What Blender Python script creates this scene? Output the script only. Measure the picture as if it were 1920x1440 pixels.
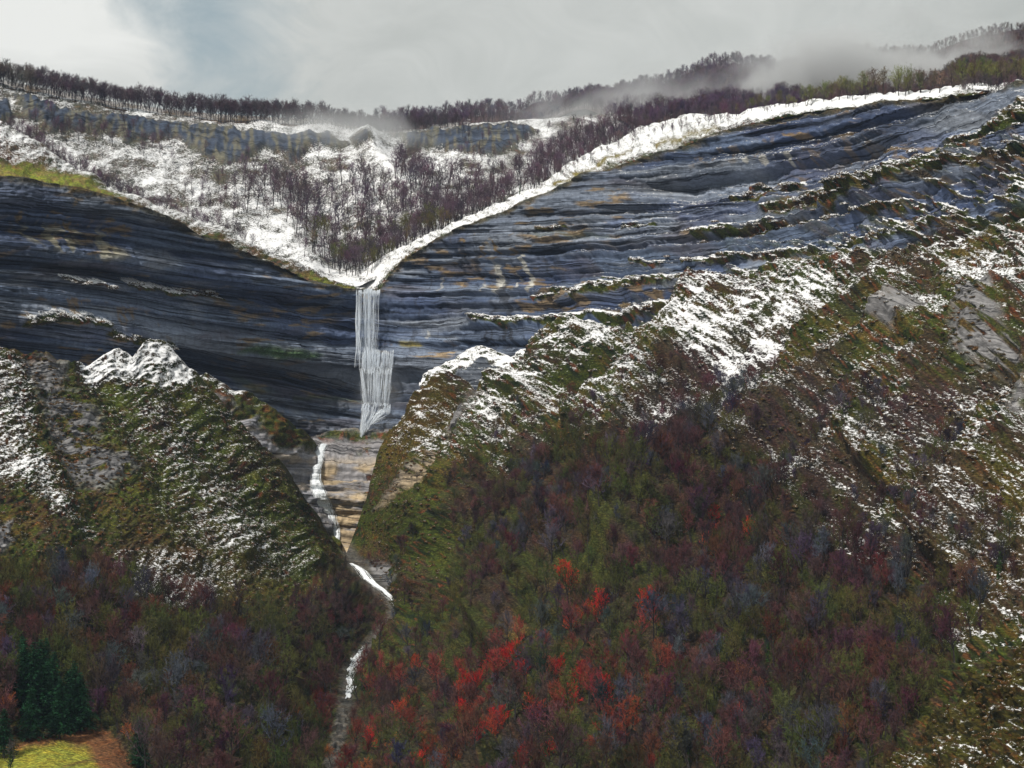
import bpy, math, random
import numpy as np
R = math.radians
S = bpy.context.scene
for o in list(bpy.data.objects): bpy.data.objects.remove(o)
COL = S.collection

# ------------------------------------------------------------------ camera
FOV = R(28.0); PITCH = R(2.0); CZ = 120.0
cam_d = bpy.data.cameras.new('camera'); cam = bpy.data.objects.new('camera', cam_d); COL.objects.link(cam)
cam_d.sensor_fit = 'HORIZONTAL'; cam_d.angle = FOV; cam_d.clip_start = 1.0; cam_d.clip_end = 30000
cam.location = (0, 0, CZ); cam.rotation_euler = (R(90) + PITCH, 0, 0)
S.camera = cam
S.render.resolution_x = 1024; S.render.resolution_y = 768

# ------------------------------------------------------------------ world, sun, exposure
SUN_EL = R(44); SUN_AZ = R(-150)          # azimuth measured from +Y towards +X : light comes from the left, a little beyond
W = bpy.data.worlds.new('World'); S.world = W; W.use_nodes = True
nt = W.node_tree; nt.nodes.clear()
def nd(t, typ, **kw):
    n = t.nodes.new(typ)
    for k, v in kw.items(): setattr(n, k, v)
    return n
def lk(t, a, b): t.links.new(a, b)
def math_n(t, op, a, b=None, c=None, clamp=False):
    n = nd(t, 'ShaderNodeMath', operation=op, use_clamp=clamp)
    for i, v in enumerate((a, b, c)):
        if v is None: continue
        if isinstance(v, (int, float)): n.inputs[i].default_value = v
        else: lk(t, v, n.inputs[i])
    return n.outputs[0]
def mixc(t, f, a, b, blend='MIX'):
    n = nd(t, 'ShaderNodeMix', data_type='RGBA', blend_type=blend)
    for sock, v in ((n.inputs[0], f), (n.inputs[6], a), (n.inputs[7], b)):
        if isinstance(v, (int, float)): sock.default_value = v
        elif isinstance(v, tuple): sock.default_value = v if len(v) == 4 else v + (1,)
        else: lk(t, v, sock)
    return n.outputs[2]
def ramp(t, fac, stops, interp='LINEAR'):
    n = nd(t, 'ShaderNodeValToRGB'); n.color_ramp.interpolation = interp
    e = n.color_ramp.elements
    while len(e) < len(stops): e.new(0.5)
    for i, (p, c) in enumerate(stops):
        e[i].position = p; e[i].color = (c, c, c, 1) if isinstance(c, (int, float)) else c + (1,)
    lk(t, fac, n.inputs[0]); return n.outputs[0]
def noise_n(t, vec, scale, detail=4, rough=0.5, dist=0.0):
    n = nd(t, 'ShaderNodeTexNoise'); n.inputs['Scale'].default_value = scale
    n.inputs['Detail'].default_value = detail; n.inputs['Roughness'].default_value = rough
    n.inputs['Distortion'].default_value = dist
    if vec is not None: lk(t, vec, n.inputs['Vector'])
    return n.outputs[0]
def mapping(t, vec, scale=(1, 1, 1), loc=(0, 0, 0), rot=(0, 0, 0)):
    m = nd(t, 'ShaderNodeMapping'); m.inputs['Scale'].default_value = scale
    m.inputs['Location'].default_value = loc; m.inputs['Rotation'].default_value = rot
    lk(t, vec, m.inputs['Vector']); return m.outputs[0]

wout = nd(nt, 'ShaderNodeOutputWorld'); bg = nd(nt, 'ShaderNodeBackground')
sky = nd(nt, 'ShaderNodeTexSky', sky_type='NISHITA', sun_disc=False)
sky.sun_elevation = SUN_EL; sky.sun_rotation = SUN_AZ
bg.inputs[1].default_value = 0.095
tc = nd(nt, 'ShaderNodeTexCoord')
gen = tc.outputs['Generated']
n1 = noise_n(nt, mapping(nt, gen, (1, 1, 1.9), (3.1, 0.4, 1.27)), 6.0, 8, 0.56, 0.35)
n2 = noise_n(nt, mapping(nt, gen, (1, 1, 1.4), (0.2, 1.3, 0.5)), 2.6, 5, 0.5)
xyz = nd(nt, 'ShaderNodeSeparateXYZ'); lk(nt, gen, xyz.inputs[0])
# a break of open sky left of centre, a bright bank to its left, grey stratus to the right
dx = math_n(nt, 'ADD', xyz.outputs[0], 0.152)
dz = math_n(nt, 'SUBTRACT', xyz.outputs[2], 0.215)
gap = math_n(nt, 'ADD', math_n(nt, 'POWER', math_n(nt, 'ABSOLUTE', math_n(nt, 'DIVIDE', dx, 0.052)), 2.0),
             math_n(nt, 'POWER', math_n(nt, 'ABSOLUTE', math_n(nt, 'DIVIDE', dz, 0.16)), 2.0))
gapm = math_n(nt, 'POWER', 2.718, math_n(nt, 'MULTIPLY', gap, -1.0))
cover = math_n(nt, 'SUBTRACT', math_n(nt, 'ADD', math_n(nt, 'MULTIPLY', n1, 1.1), 0.32), math_n(nt, 'MULTIPLY', gapm, 0.56))
n3 = noise_n(nt, mapping(nt, gen, (1, 1, 1.6), (5.1, 2.4, .27)), 16.0, 9, 0.62, 0.8)
cover = math_n(nt, 'ADD', cover, math_n(nt, 'MULTIPLY', math_n(nt, 'SUBTRACT', n3, .5), .55))
cmask = ramp(nt, cover, [(0.30, 0.0), (0.66, 1.0)])
bx_ = math_n(nt, 'ADD', xyz.outputs[0], 0.235)
bz_ = math_n(nt, 'SUBTRACT', xyz.outputs[2], 0.205)
bb = math_n(nt, 'ADD', math_n(nt, 'POWER', math_n(nt, 'ABSOLUTE', math_n(nt, 'DIVIDE', bx_, 0.075)), 2.0),
            math_n(nt, 'POWER', math_n(nt, 'ABSOLUTE', math_n(nt, 'DIVIDE', bz_, 0.035)), 2.0))
bright = math_n(nt, 'POWER', 2.718, math_n(nt, 'MULTIPLY', bb, -1.0))
shade = math_n(nt, 'ADD', math_n(nt, 'MULTIPLY', math_n(nt, 'ADD', math_n(nt, 'MULTIPLY', ramp(nt, n2, [(0.3, 0.0), (0.7, 1.0)]), .7), math_n(nt, 'MULTIPLY', ramp(nt, n3, [(.35, 0.0), (.65, 1.0)]), .45)), 0.5), math_n(nt, 'MULTIPLY', bright, math_n(nt, 'MULTIPLY', n1, 1.5)), clamp=True)
ccol = mixc(nt, shade, (4.5, 4.75, 4.55), (8.6, 8.7, 8.4))
skyc = mixc(nt, 0.85, sky.outputs[0], (3.6, 4.4, 4.6))
lk(nt, mixc(nt, cmask, skyc, ccol), bg.inputs[0]); lk(nt, bg.outputs[0], wout.inputs[0])

sd = bpy.data.lights.new('sun', 'SUN'); sd.energy = 3.8; sd.angle = R(2.0); sd.color = (1, 0.94, 0.84)
sun = bpy.data.objects.new('sun', sd); COL.objects.link(sun)
from mathutils import Vector
sdir = Vector((math.sin(SUN_AZ) * math.cos(SUN_EL), math.cos(SUN_AZ) * math.cos(SUN_EL), math.sin(SUN_EL)))
sun.rotation_euler = sdir.to_track_quat('Z', 'Y').to_euler(); sun.location = sdir * 3000
S.view_settings.view_transform = 'Standard'; S.view_settings.look = 'None'
S.view_settings.exposure = 0.05; S.view_settings.gamma = 1.0
S.render.engine = 'CYCLES'
S.cycles.max_bounces = 6; S.cycles.diffuse_bounces = 3; S.cycles.transparent_max_bounces = 12
S.cycles.volume_bounces = 1

# ------------------------------------------------------------------ numeric helpers
rng = np.random.default_rng(7); random.seed(7)
T2 = rng.random((256, 256)); 
K = 2 * math.tan(FOV / 2) / 1920
FW = np.array((0, math.cos(PITCH), math.sin(PITCH))); UP = np.array((0, -math.sin(PITCH), math.cos(PITCH)))
RT = np.array((1.0, 0, 0)); CAM = np.array((0, 0, CZ))
def P(px, py, D):
    """a point of the valley seen at photo position px,py that stands D metres away"""
    px = np.asarray(px, float); py = np.asarray(py, float); D = np.asarray(D, float)
    return CAM + D[..., None] * (FW + ((px - 960) * K)[..., None] * RT + ((720 - py) * K)[..., None] * UP)
def vn(x, y, seed=0):
    x = np.asarray(x, float) + seed * 37.17; y = np.asarray(y, float) + seed * 11.73
    xi = np.floor(x).astype(int); yi = np.floor(y).astype(int); fx = x - xi; fy = y - yi
    fx = fx * fx * (3 - 2 * fx); fy = fy * fy * (3 - 2 * fy)
    a = T2[xi & 255, yi & 255]; b = T2[(xi + 1) & 255, yi & 255]; c = T2[xi & 255, (yi + 1) & 255]; d = T2[(xi + 1) & 255, (yi + 1) & 255]
    return (a + (b - a) * fx) * (1 - fy) + (c + (d - c) * fx) * fy
def fbm(x, y, o=4, seed=0, gain=0.5):
    s = 0; a = 1; t = 0
    for i in range(o):
        s = s + a * vn(x, y, seed + i * 3); t += a; a *= gain; x = x * 2.03; y = y * 2.03
    return s / t                       # 0..1
def curve(pts):
    xs = [p[0] for p in pts]; ys = [p[1] for p in pts]
    return lambda x: np.interp(x, xs, ys)
def sst(a, b, x):
    t = np.clip((x - a) / (b - a), 0, 1); return t * t * (3 - 2 * t)
def seg_d(x, y, a, b):
    ax, ay = a; dx, dy = b[0] - ax, b[1] - ay
    t = np.clip(((x - ax) * dx + (y - ay) * dy) / (dx * dx + dy * dy + 1e-9), 0, 1)
    return np.hypot(x - ax - t * dx, y - ay - t * dy)
def poly(x, y, pts, soft=12):
    d = np.full(np.shape(x), 1e9); ins = np.zeros(np.shape(x), bool)
    for i in range(len(pts)):
        a, b = pts[i], pts[(i + 1) % len(pts)]
        d = np.minimum(d, seg_d(x, y, a, b))
        if a[1] != b[1]:
            c = ((a[1] > y) != (b[1] > y)) & (x < (b[0] - a[0]) * (y - a[1]) / (b[1] - a[1]) + a[0]); ins ^= c
    return np.clip(0.5 + np.where(ins, d, -d) / soft / 2, 0, 1)
def line(x, y, pts, w):
    d = np.full(np.shape(x), 1e9)
    for a, b in zip(pts[:-1], pts[1:]): d = np.minimum(d, seg_d(x, y, a, b))
    return np.exp(-(d / w) ** 2)
def rbf(ctrl):
    c = np.array(ctrl, float); X = c[:, :2] / 1000; n = len(X)
    def phi(r): return np.where(r > 0, r * r * np.log(r + 1e-12), 0)
    A = np.zeros((n + 3, n + 3)); r = np.linalg.norm(X[:, None] - X[None], axis=2)
    A[:n, :n] = phi(r) + np.eye(n) * 2e-3; A[:n, n] = 1; A[:n, n + 1:] = X; A[n, :n] = 1; A[n + 1:, :n] = X.T
    w = np.linalg.solve(A, np.concatenate([c[:, 2], np.zeros(3)]))
    def f(x, y):
        x = np.asarray(x, float) / 1000; y = np.asarray(y, float) / 1000
        s = w[n] + w[n + 1] * x + w[n + 2] * y
        for i in range(n):
            q = (x - X[i, 0]) ** 2 + (y - X[i, 1]) ** 2
            s = s + w[i] * 0.5 * q * np.log(q + 1e-12)
        return s
    return f
def grid_mesh(name, G, attrs, mat, smooth=True):
    nr, nc = G.shape[:2]; me = bpy.data.meshes.new(name)
    me.vertices.add(nr * nc); me.vertices.foreach_set('co', G.reshape(-1).astype(np.float32))
    idx = np.arange(nr * nc).reshape(nr, nc)
    q = np.stack([idx[:-1, :-1], idx[1:, :-1], idx[1:, 1:], idx[:-1, 1:]], -1).reshape(-1, 4)
    me.loops.add(q.size); me.loops.foreach_set('vertex_index', q.reshape(-1).astype(np.int32))
    me.polygons.add(len(q)); me.polygons.foreach_set('loop_start', np.arange(0, q.size, 4, dtype=np.int32))
    me.polygons.foreach_set('use_smooth', np.full(len(q), smooth))
    me.update(calc_edges=True)
    for k, v in attrs.items():
        if v.ndim == 3:
            a = me.attributes.new(k, 'FLOAT_COLOR', 'POINT')
            a.data.foreach_set('color', np.concatenate([v, np.ones(v.shape[:2] + (1,))], -1).reshape(-1).astype(np.float32))
        else:
            a = me.attributes.new(k, 'FLOAT', 'POINT'); a.data.foreach_set('value', v.reshape(-1).astype(np.float32))
    me.materials.append(mat)
    o = bpy.data.objects.new(name, me); COL.objects.link(o); return o
def normals(G):
    du = np.gradient(G, axis=1); dv = np.gradient(G, axis=0)
    n = np.cross(dv, du); n /= np.linalg.norm(n, axis=2, keepdims=True) + 1e-9
    v = CAM - G; s = np.sign((n * v).sum(2, keepdims=True)); s[s == 0] = 1
    return n * s
class Sheet: pass
def make_sheet(name, x0, x1, top, bot, Df, step, disp, paint, mat, back=7, drop=0.6, label=None, jag=0):
    nc = int((x1 - x0) / step) + 1; xs = np.linspace(x0, x1, nc); yt = top(xs); yb = bot(xs)
    if jag: yt = yt + (1 - .8 * sst(110, 130, xs) * sst(345, 325, xs)) * ((fbm(xs / 38, xs * 0 + 3, 4, 700) - .5) * 2.2 + (fbm(xs / 9, xs * 0 + 9, 3, 710) - .5) * 1.0) * jag
    nr = int((yb - yt).max() / step) + 1; v = np.linspace(0, 1, nr)[:, None]
    py = yt + (yb - yt) * v; px = np.broadcast_to(xs, py.shape).copy()
    D = Df(px, py); G = P(px, py, D); N = normals(G)
    d = disp(px, py, G) if disp else 0
    if disp: G = G + N * np.asarray(d)[..., None]
    global PXY; PXY = (px, py)
    A = paint(px, py, G, normals(G))
    if back:                              # the land goes on behind the crest
        rows = []; arow = {k: [] for k in A}
        for j in range(back, 0, -1):
            q = G[0] + FW * (5.0 * j + j * j * 2.0) - np.array((0, 0, 1.0)) * drop * (j ** 1.7)
            q = q + np.array((0, 0, 1.0)) * (fbm(xs / 17, np.full_like(xs, j * 1.7), 3, 5)[:, None] - 0.5) * 1.5
            rows.append(q)
            for k in A: arow[k].append(A[k][0])
        G2 = np.concatenate([np.array(rows), G], 0)
        A2 = {k: np.concatenate([np.array(arow[k]), A[k]], 0) for k in A}
    else: G2, A2 = G, A
    o = grid_mesh(name, G2, A2, mat); o['kind'] = 'structure'
    if label: o['label'] = label
    s = Sheet(); s.o = o; s.x0 = x0; s.x1 = x1; s.top = top; s.bot = bot; s.G = G; s.N = normals(G)
    def at(x, y):
        ci = int(round((x - x0) / (x1 - x0) * (nc - 1))); ci = min(max(ci, 0), nc - 1)
        t = (y - yt[ci]) / (yb[ci] - yt[ci])
        ri = int(round(t * (nr - 1)))
        if ri < 0 or ri >= nr: return None
        return G[ri, ci]
    s.at = at
    return s

# ------------------------------------------------------------------ materials
def new_mat(name):
    m = bpy.data.materials.new(name); m.use_nodes = True; t = m.node_tree; t.nodes.clear()
    o = nd(t, 'ShaderNodeOutputMaterial'); b = nd(t, 'ShaderNodeBsdfPrincipled'); lk(t, b.outputs[0], o.inputs[0])
    b.inputs['Specular IOR Level'].default_value = 0.15; b.inputs['Roughness'].default_value = 0.9
    return m, t, b
def terrain_mat(name):
    m, t, b = new_mat(name)
    pos = nd(t, 'ShaderNodeNewGeometry'); p = pos.outputs['Position']
    col = nd(t, 'ShaderNodeAttribute', attribute_name='col').outputs[0]
    snow = nd(t, 'ShaderNodeAttribute', attribute_name='snow').outputs['Fac']
    rock = nd(t, 'ShaderNodeAttribute', attribute_name='rock').outputs['Fac']
    nz = nd(t, 'ShaderNodeSeparateXYZ'); lk(t, pos.outputs['Normal'], nz.inputs[0])
    fine = noise_n(t, mapping(t, p, (0.75, 0.75, 1.6)), 1.15, 4, 0.7)
    mid = noise_n(t, mapping(t, p, (0.8, 0.8, 1.8)), 0.22, 4, 0.6)
    bd = nd(t, 'ShaderNodeAttribute', attribute_name='bed').outputs['Fac']
    sp_ = nd(t, 'ShaderNodeSeparateXYZ'); lk(t, p, sp_.inputs[0]); cb_ = nd(t, 'ShaderNodeCombineXYZ'); lk(t, math_n(t, 'MULTIPLY', sp_.outputs[0], .010), cb_.inputs[0]); lk(t, math_n(t, 'MULTIPLY', sp_.outputs[1], .010), cb_.inputs[1]); lk(t, bd, cb_.inputs[2])
    strata = noise_n(t, cb_.outputs[0], 0.42, 8, 0.72)
    cb2 = nd(t, 'ShaderNodeCombineXYZ'); lk(t, math_n(t, 'MULTIPLY', sp_.outputs[0], .014), cb2.inputs[0]); lk(t, math_n(t, 'MULTIPLY', sp_.outputs[1], .014), cb2.inputs[1]); lk(t, bd, cb2.inputs[2])
    crack = noise_n(t, cb2.outputs[0], 0.30, 4, 0.6, .15)
    crk = ramp(t, math_n(t, 'ABSOLUTE', math_n(t, 'SUBTRACT', crack, .5)), [(0.0, .10), (0.014, 0.4), (0.035, 1.0)])
    vor = nd(t, 'ShaderNodeTexVoronoi', feature='DISTANCE_TO_EDGE'); vor.inputs['Scale'].default_value = .16; lk(t, mapping(t, p, (1, 1, 1.5)), vor.inputs['Vector'])
    streak = noise_n(t, mapping(t, p, (0.5, 0.5, 0.03)), 0.9, 4, 0.6)
    # plant cover: clumps of straw, moss and dark heather
    veg = mixc(t, 1.0, col, ramp(t, fine, [(0.30, 0.2), (0.5, 0.85), (0.70, 2.4)]), 'MULTIPLY')
    veg = mixc(t, ramp(t, mid, [(0.45, 0.0), (0.65, 0.5)]), veg, mixc(t, 1.0, veg, (1.5, 1.0, 0.6), 'MULTIPLY'))
    # bare rock: thin beds and water stains
    rk = mixc(t, 1.0, col, ramp(t, strata, [(0.32, 0.3), (0.45, 0.8), (0.58, 1.25), (0.72, 1.9)]), 'MULTIPLY')
    rk = mixc(t, 0.55, rk, mixc(t, 1.0, rk, ramp(t, streak, [(0.3, 0.7), (0.5, 1.0), (0.7, 1.3)]), 'MULTIPLY'))
    rk = mixc(t, 1.0, rk, crk, 'MULTIPLY'); rk = mixc(t, 1.0, rk, ramp(t, vor.outputs['Distance'], [(0.0, .8), (.1, 1.0)]), 'MULTIPLY')
    base = mixc(t, rock, veg, rk)
    # snow lies where its cover is deep enough for the small hollows and flats
    sn = math_n(t, 'ADD', math_n(t, 'MULTIPLY', fine, 1.08), math_n(t, 'MULTIPLY', mid, 0.22))
    sn = math_n(t, 'ADD', sn, math_n(t, 'MULTIPLY', math_n(t, 'SUBTRACT', nz.outputs[2], 0.5), 0.28))
    thr = math_n(t, 'SUBTRACT', 0.84, math_n(t, 'MULTIPLY', snow, 0.34))
    sm = math_n(t, 'MULTIPLY', math_n(t, 'SUBTRACT', sn, thr), 14.0, clamp=True)
    sm = math_n(t, 'MULTIPLY', sm, ramp(t, snow, [(0.02, 0.0), (0.06, 1.0)]))
    lk(t, mixc(t, sm, base, (0.86, 0.87, 0.90)), b.inputs['Base Color'])
    bmp = nd(t, 'ShaderNodeBump'); bmp.inputs['Strength'].default_value = 0.9; bmp.inputs['Distance'].default_value = 0.7
    h = math_n(t, 'ADD', math_n(t, 'MULTIPLY', fine, 1.0), math_n(t, 'MULTIPLY', math_n(t, 'MULTIPLY', math_n(t, 'ADD', strata, math_n(t, 'MULTIPLY', crk, .25)), rock), 2.6))
    h = math_n(t, 'ADD', h, math_n(t, 'MULTIPLY', sm, 0.25))
    lk(t, h, bmp.inputs['Height']); lk(t, bmp.outputs[0], b.inputs['Normal'])
    return m
M_ter = terrain_mat('weathered_ground')

def C(r, g, b): return np.array((r, g, b), float)
ROCK = C(.135, .180, .275); ROCKD = C(.05, .07, .13); ROCKL = C(.27, .295, .34); TAN = C(.54, .42, .27); OCHRE = C(.26, .18, .085)
GREEN = C(.042, .056, .009); DGREEN = C(.012, .022, .007); STRAW = C(.095, .068, .016); RUST = C(.13, .045, .018); HEATH = C(.042, .022, .022); BRIGHT = C(.19, .23, .03)
def mx(a, b, m): return a + (b - a) * np.asarray(m)[..., None]
def veg_colour(px, py, s=1.0, seed=0):
    wx = px * s; wy = py * s
    a = fbm(wx / 60, wy / 45, 4, seed + 1); b = fbm(wx / 16, wy / 11, 4, seed + 9); c = fbm(wx / 7, wy / 5, 3, seed + 21); e = fbm(wx / 90, wy / 70, 3, seed + 31)
    col = np.broadcast_to(GREEN, px.shape + (3,)).copy()
    col = mx(col, STRAW, sst(.45, .7, 0.5 * a + 0.5 * c)); col = mx(col, DGREEN, sst(.5, .68, b)); col = mx(col, HEATH, sst(.52, .68, 0.6 * e + 0.4 * c) * 0.7)
    col = mx(col, RUST, sst(.64, .74, 0.5 * b + 0.5 * vn(wx / 4, wy / 4, seed + 40)) * 0.8)
    return col
def warp(px, py, a=14, s=30, seed=0):
    return px + (fbm(px / s, py / s, 4, seed + 50) - .5) * 2 * a, py + (fbm(px / s, py / s, 4, seed + 70) - .5) * 2 * a
def out(col, snow, rock, px=None, py=None):
    global PXY
    return {'bed': (PXY[1] - bed_off(PXY[0]) + (fbm(PXY[0] / 170, PXY[1] / 90, 3, 4) - .5) * 5) * .3, 'col': np.clip(col, 0, 1), 'snow': np.clip(snow, 0, 1), 'rock': np.clip(rock, 0, 1)}

# ------------------------------------------------------------------ skyline, rims and crests, as photo positions
RIM_L = [(-60, 325), (0, 332), (150, 354), (250, 387), (350, 427), (450, 464), (520, 494), (580, 522), (640, 540), (668, 543)]
RIM_R = [(712, 542), (724, 522), (738, 503), (760, 484), (850, 432), (950, 396), (1030, 361), (1100, 329), (1200, 291), (1280, 268), (1340, 245), (1407, 227), (1513, 203), (1663, 188), (1777, 176), (1920, 160), (1990, 152)]
SHL_TOP = [(-60, 190), (0, 225), (60, 262), (130, 305), (200, 345), (300, 385), (400, 420), (450, 445), (520, 478), (580, 506), (640, 530), (690, 542)]
SHR_TOP = [(640, 532), (660, 520), (720, 480), (800, 440), (880, 405), (950, 375), (1000, 350), (1080, 300), (1150, 265), (1200, 237), (1280, 218), (1400, 206), (1500, 193), (1650, 172), (1920, 150), (1990, 143)]
BACK_RIM = [(-60, 148), (0, 158), (100, 178), (200, 197), (300, 212), (400, 222), (500, 228), (600, 232), (640, 238), (700, 250), (740, 252), (800, 243), (900, 228), (1000, 222), (1100, 215), (1200, 215), (1360, 215)]
bed_off = curve([(-60, -98), (200, -70), (400, -35), (660, 0), (760, 5), (1000, 0), (1200, -10), (1400, -30), (1600, -70), (1800, -130), (1990, -200)])

def layers(lo, hi, tmin, tmax, amp, seed):
    r = np.random.default_rng(seed); xs = []; ys = []; y = lo
    while y < hi:
        t = r.uniform(tmin, tmax); a = r.uniform(-amp, amp); b = a + r.uniform(-.3, .3) * amp
        xs += [y, y + t * 0.88]; ys += [a, b]; y += t
    return lambda v: np.interp(v, xs, ys)
LA = layers(-200, 1300, 20, 60, 4.2, 3); LB = layers(-200, 1300, 8, 19, 1.9, 5); LC = layers(-200, 1300, 3.5, 8, .5, 8)
def notch(b, b0, h):
    t = (b - b0) / h; return np.clip(t * 9, 0, 1) * np.clip(1 - t, 0, 1) ** .7
def blocks(px, b, w, h, seed):
    row = np.floor(b / h).astype(int); o = T2[(row * 7 + seed) & 255, (row * 13 + 5) & 255] * w * 3
    c = np.floor((px + o) / w).astype(int); return T2[(c * 3 + seed) & 255, (row * 5 + seed * 3) & 255] - .5
def strata_disp(px, py, k=1.0, warpa=2.5):
    b = py - bed_off(px) + (fbm(px / 170, py / 90, 3, 4) - .5) * warpa * 2
    m = 0.55 + 0.9 * fbm(px / 130, b / 40, 3, 14)
    return k * (blocks(px, b, 17, 9, 3) * 1.5 * sst(.4, .6, fbm(px / 70, b / 30, 3, 36)) + blocks(px, b, 8, 5, 9) * .8 + LA(b) * m + LB(b + (vn(px / 140, py / 60, 3) - .5) * 5) * (1.6 * sst(.3, .8, fbm(px / 75, b / 26, 3, 8))) + LC(b + (vn(px / 70, py / 30, 5) - .5) * 2) * (2 * sst(.35, .75, fbm(px / 45, b / 16, 3, 9)))) , b

# ---- main cliff -------------------------------------------------------------
cliff_D = rbf([(-60, 325, 925), (0, 332, 940), (300, 405, 1000), (520, 494, 1080), (668, 543, 1150), (715, 543, 1155), (760, 484, 1150), (850, 432, 1125), (1000, 375, 1085), (1100, 329, 1060), (1300, 262, 1020), (1600, 195, 965), (1920, 160, 890), (1990, 152, 870),
               (-60, 720, 915), (0, 700, 935), (300, 720, 1032), (450, 780, 1066), (560, 840, 1092), (680, 835, 1112), (800, 790, 1085), (900, 740, 1055), (1000, 690, 1030), (1200, 620, 990), (1400, 545, 955), (1600, 510, 918), (1900, 430, 842), (1990, 400, 815),
               (0, 520, 930), (300, 560, 1005), (560, 680, 1085), (690, 690, 1132), (900, 560, 1100), (1200, 450, 1025), (1600, 340, 950)])
ctop = curve(RIM_L + RIM_R)
LEDGES = [([(1080, 556), (1120, 542), (1190, 535), (1260, 528), (1320, 520)], 9, .8), ([(890, 596), (960, 601), (1050, 596), (1190, 592), (1280, 575)], 8, .75),
          ([(1280, 490), (1400, 484), (1560, 474), (1680, 442), (1800, 412), (1920, 352)], 7, .75), ([(1310, 442), (1440, 432), (1560, 412), (1700, 392)], 7, .7), ([(1180, 487), (1240, 492)], 4, .6),
          ([(1450, 402), (1600, 372), (1760, 300), (1930, 205)], 16, .5), ([(1380, 376), (1450, 372), (1500, 345)], 5, .7), ([(1560, 395), (1720, 330), (1930, 290)], 12, .45),
          ([(1000, 556), (1060, 548)], 5, .6), ([(1010, 428), (1065, 428)], 3, .5), ([(1170, 427), (1240, 425)], 4, .4), ([(1130, 520), (1190, 518)], 3, .5), ([(1400, 342), (1480, 340)], 3, .5),
          ([(120, 524), (165, 532), (215, 538)], 3, .6), ([(245, 532), (290, 541), (350, 549), (430, 556)], 5, .65), ([(40, 600), (90, 588), (150, 595), (190, 600)], 9, .65), ([(200, 615), (250, 628), (310, 640)], 9, .55)]
def cliff_disp(px, py, G):
    d, b = strata_disp(px, py)
    # deep weak bands that weather back under overhangs
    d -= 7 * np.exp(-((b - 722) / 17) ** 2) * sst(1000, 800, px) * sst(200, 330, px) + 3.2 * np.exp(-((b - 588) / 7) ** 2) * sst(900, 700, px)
    d -= 5 * np.exp(-((b - 385) / 20) ** 2) * sst(1150, 1300, px) + 3.5 * np.exp(-((b - 630) / 14) ** 2) * sst(740, 830, px) * sst(1300, 1150, px)
    d -= 4 * np.exp(-((b - 500) / 9) ** 2) * sst(620, 500, px)
    bw = b + (fbm(px / 80, py / 40, 4, 30) - .5) * 9
    for b0, h, a, c in [(470, 26, 7, sst(640, 560, px)), (512, 20, 6, sst(620, 520, px)), (574, 24, 9, sst(760, 640, px)), (640, 16, 5, sst(700, 600, px) * sst(150, 300, px)), (692, 54, 12, sst(900, 800, px) * sst(260, 380, px)), (775, 16, 5, sst(300, 420, px)),
                        (632, 26, 7, sst(770, 840, px) * sst(1280, 1150, px)), (470, 14, 5, sst(740, 800, px)), (510, 12, 4, sst(740, 800, px) * sst(1300, 1200, px)), (548, 14, 5, sst(720, 760, px) * sst(1100, 1000, px)), (352, 46, 9, sst(1180, 1290, px) * sst(1720, 1600, px)), (300, 22, 6, sst(1300, 1400, px)), (432, 10, 4, sst(930, 1000, px)), (405, 9, 3.5, sst(1000, 1060, px)), (450, 9, 3, sst(950, 1060, px))]:
        d -= a * notch(bw, b0, h) * c * (.45 + .9 * fbm(px / 38, py / 50, 3, 31 + int(b0)))
    d += 5 * sst(.5, .8, fbm(px / 75, py / 160, 3, 33)) * sst(60, 10, np.abs(b - 440)) * sst(1300, 1450, px)
    d += (fbm(px / 40, py / 14, 4, 12) - .5) * 2.4 + (fbm(px / 14, py / 4, 3, 17) - .5) * .9
    d += (fbm(px / 45, py / 260, 3, 19) - .5) * 5
    for pts, w, s in LEDGES:
        d += line(px, py, pts, w * 1.3) * (2.0 + 4.0 * fbm(px / 9, py / 7, 3, 61)) * min(1, w / 9)
    clump = cliff_clump(px, py)
    return d + clump * (1.2 + 3.5 * fbm(px / 7, py / 5, 3, 62))
def cliff_clump(px, py):
    # shrubby terraces get thicker towards the right and the foot of the cliff
    b = py - bed_off(px)
    m = sst(430, 560, b) * sst(1180, 1450, px) * 0.9 + sst(545, 585, b) * sst(1060, 1300, px) + sst(380, 470, b) * sst(1550, 1850, px) * .8
    n = fbm((px + py * .8) / 30, (py - px * .25) / 9, 4, 77)
    return np.clip(m, 0, 1) * sst(.52, .62, n)
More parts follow.
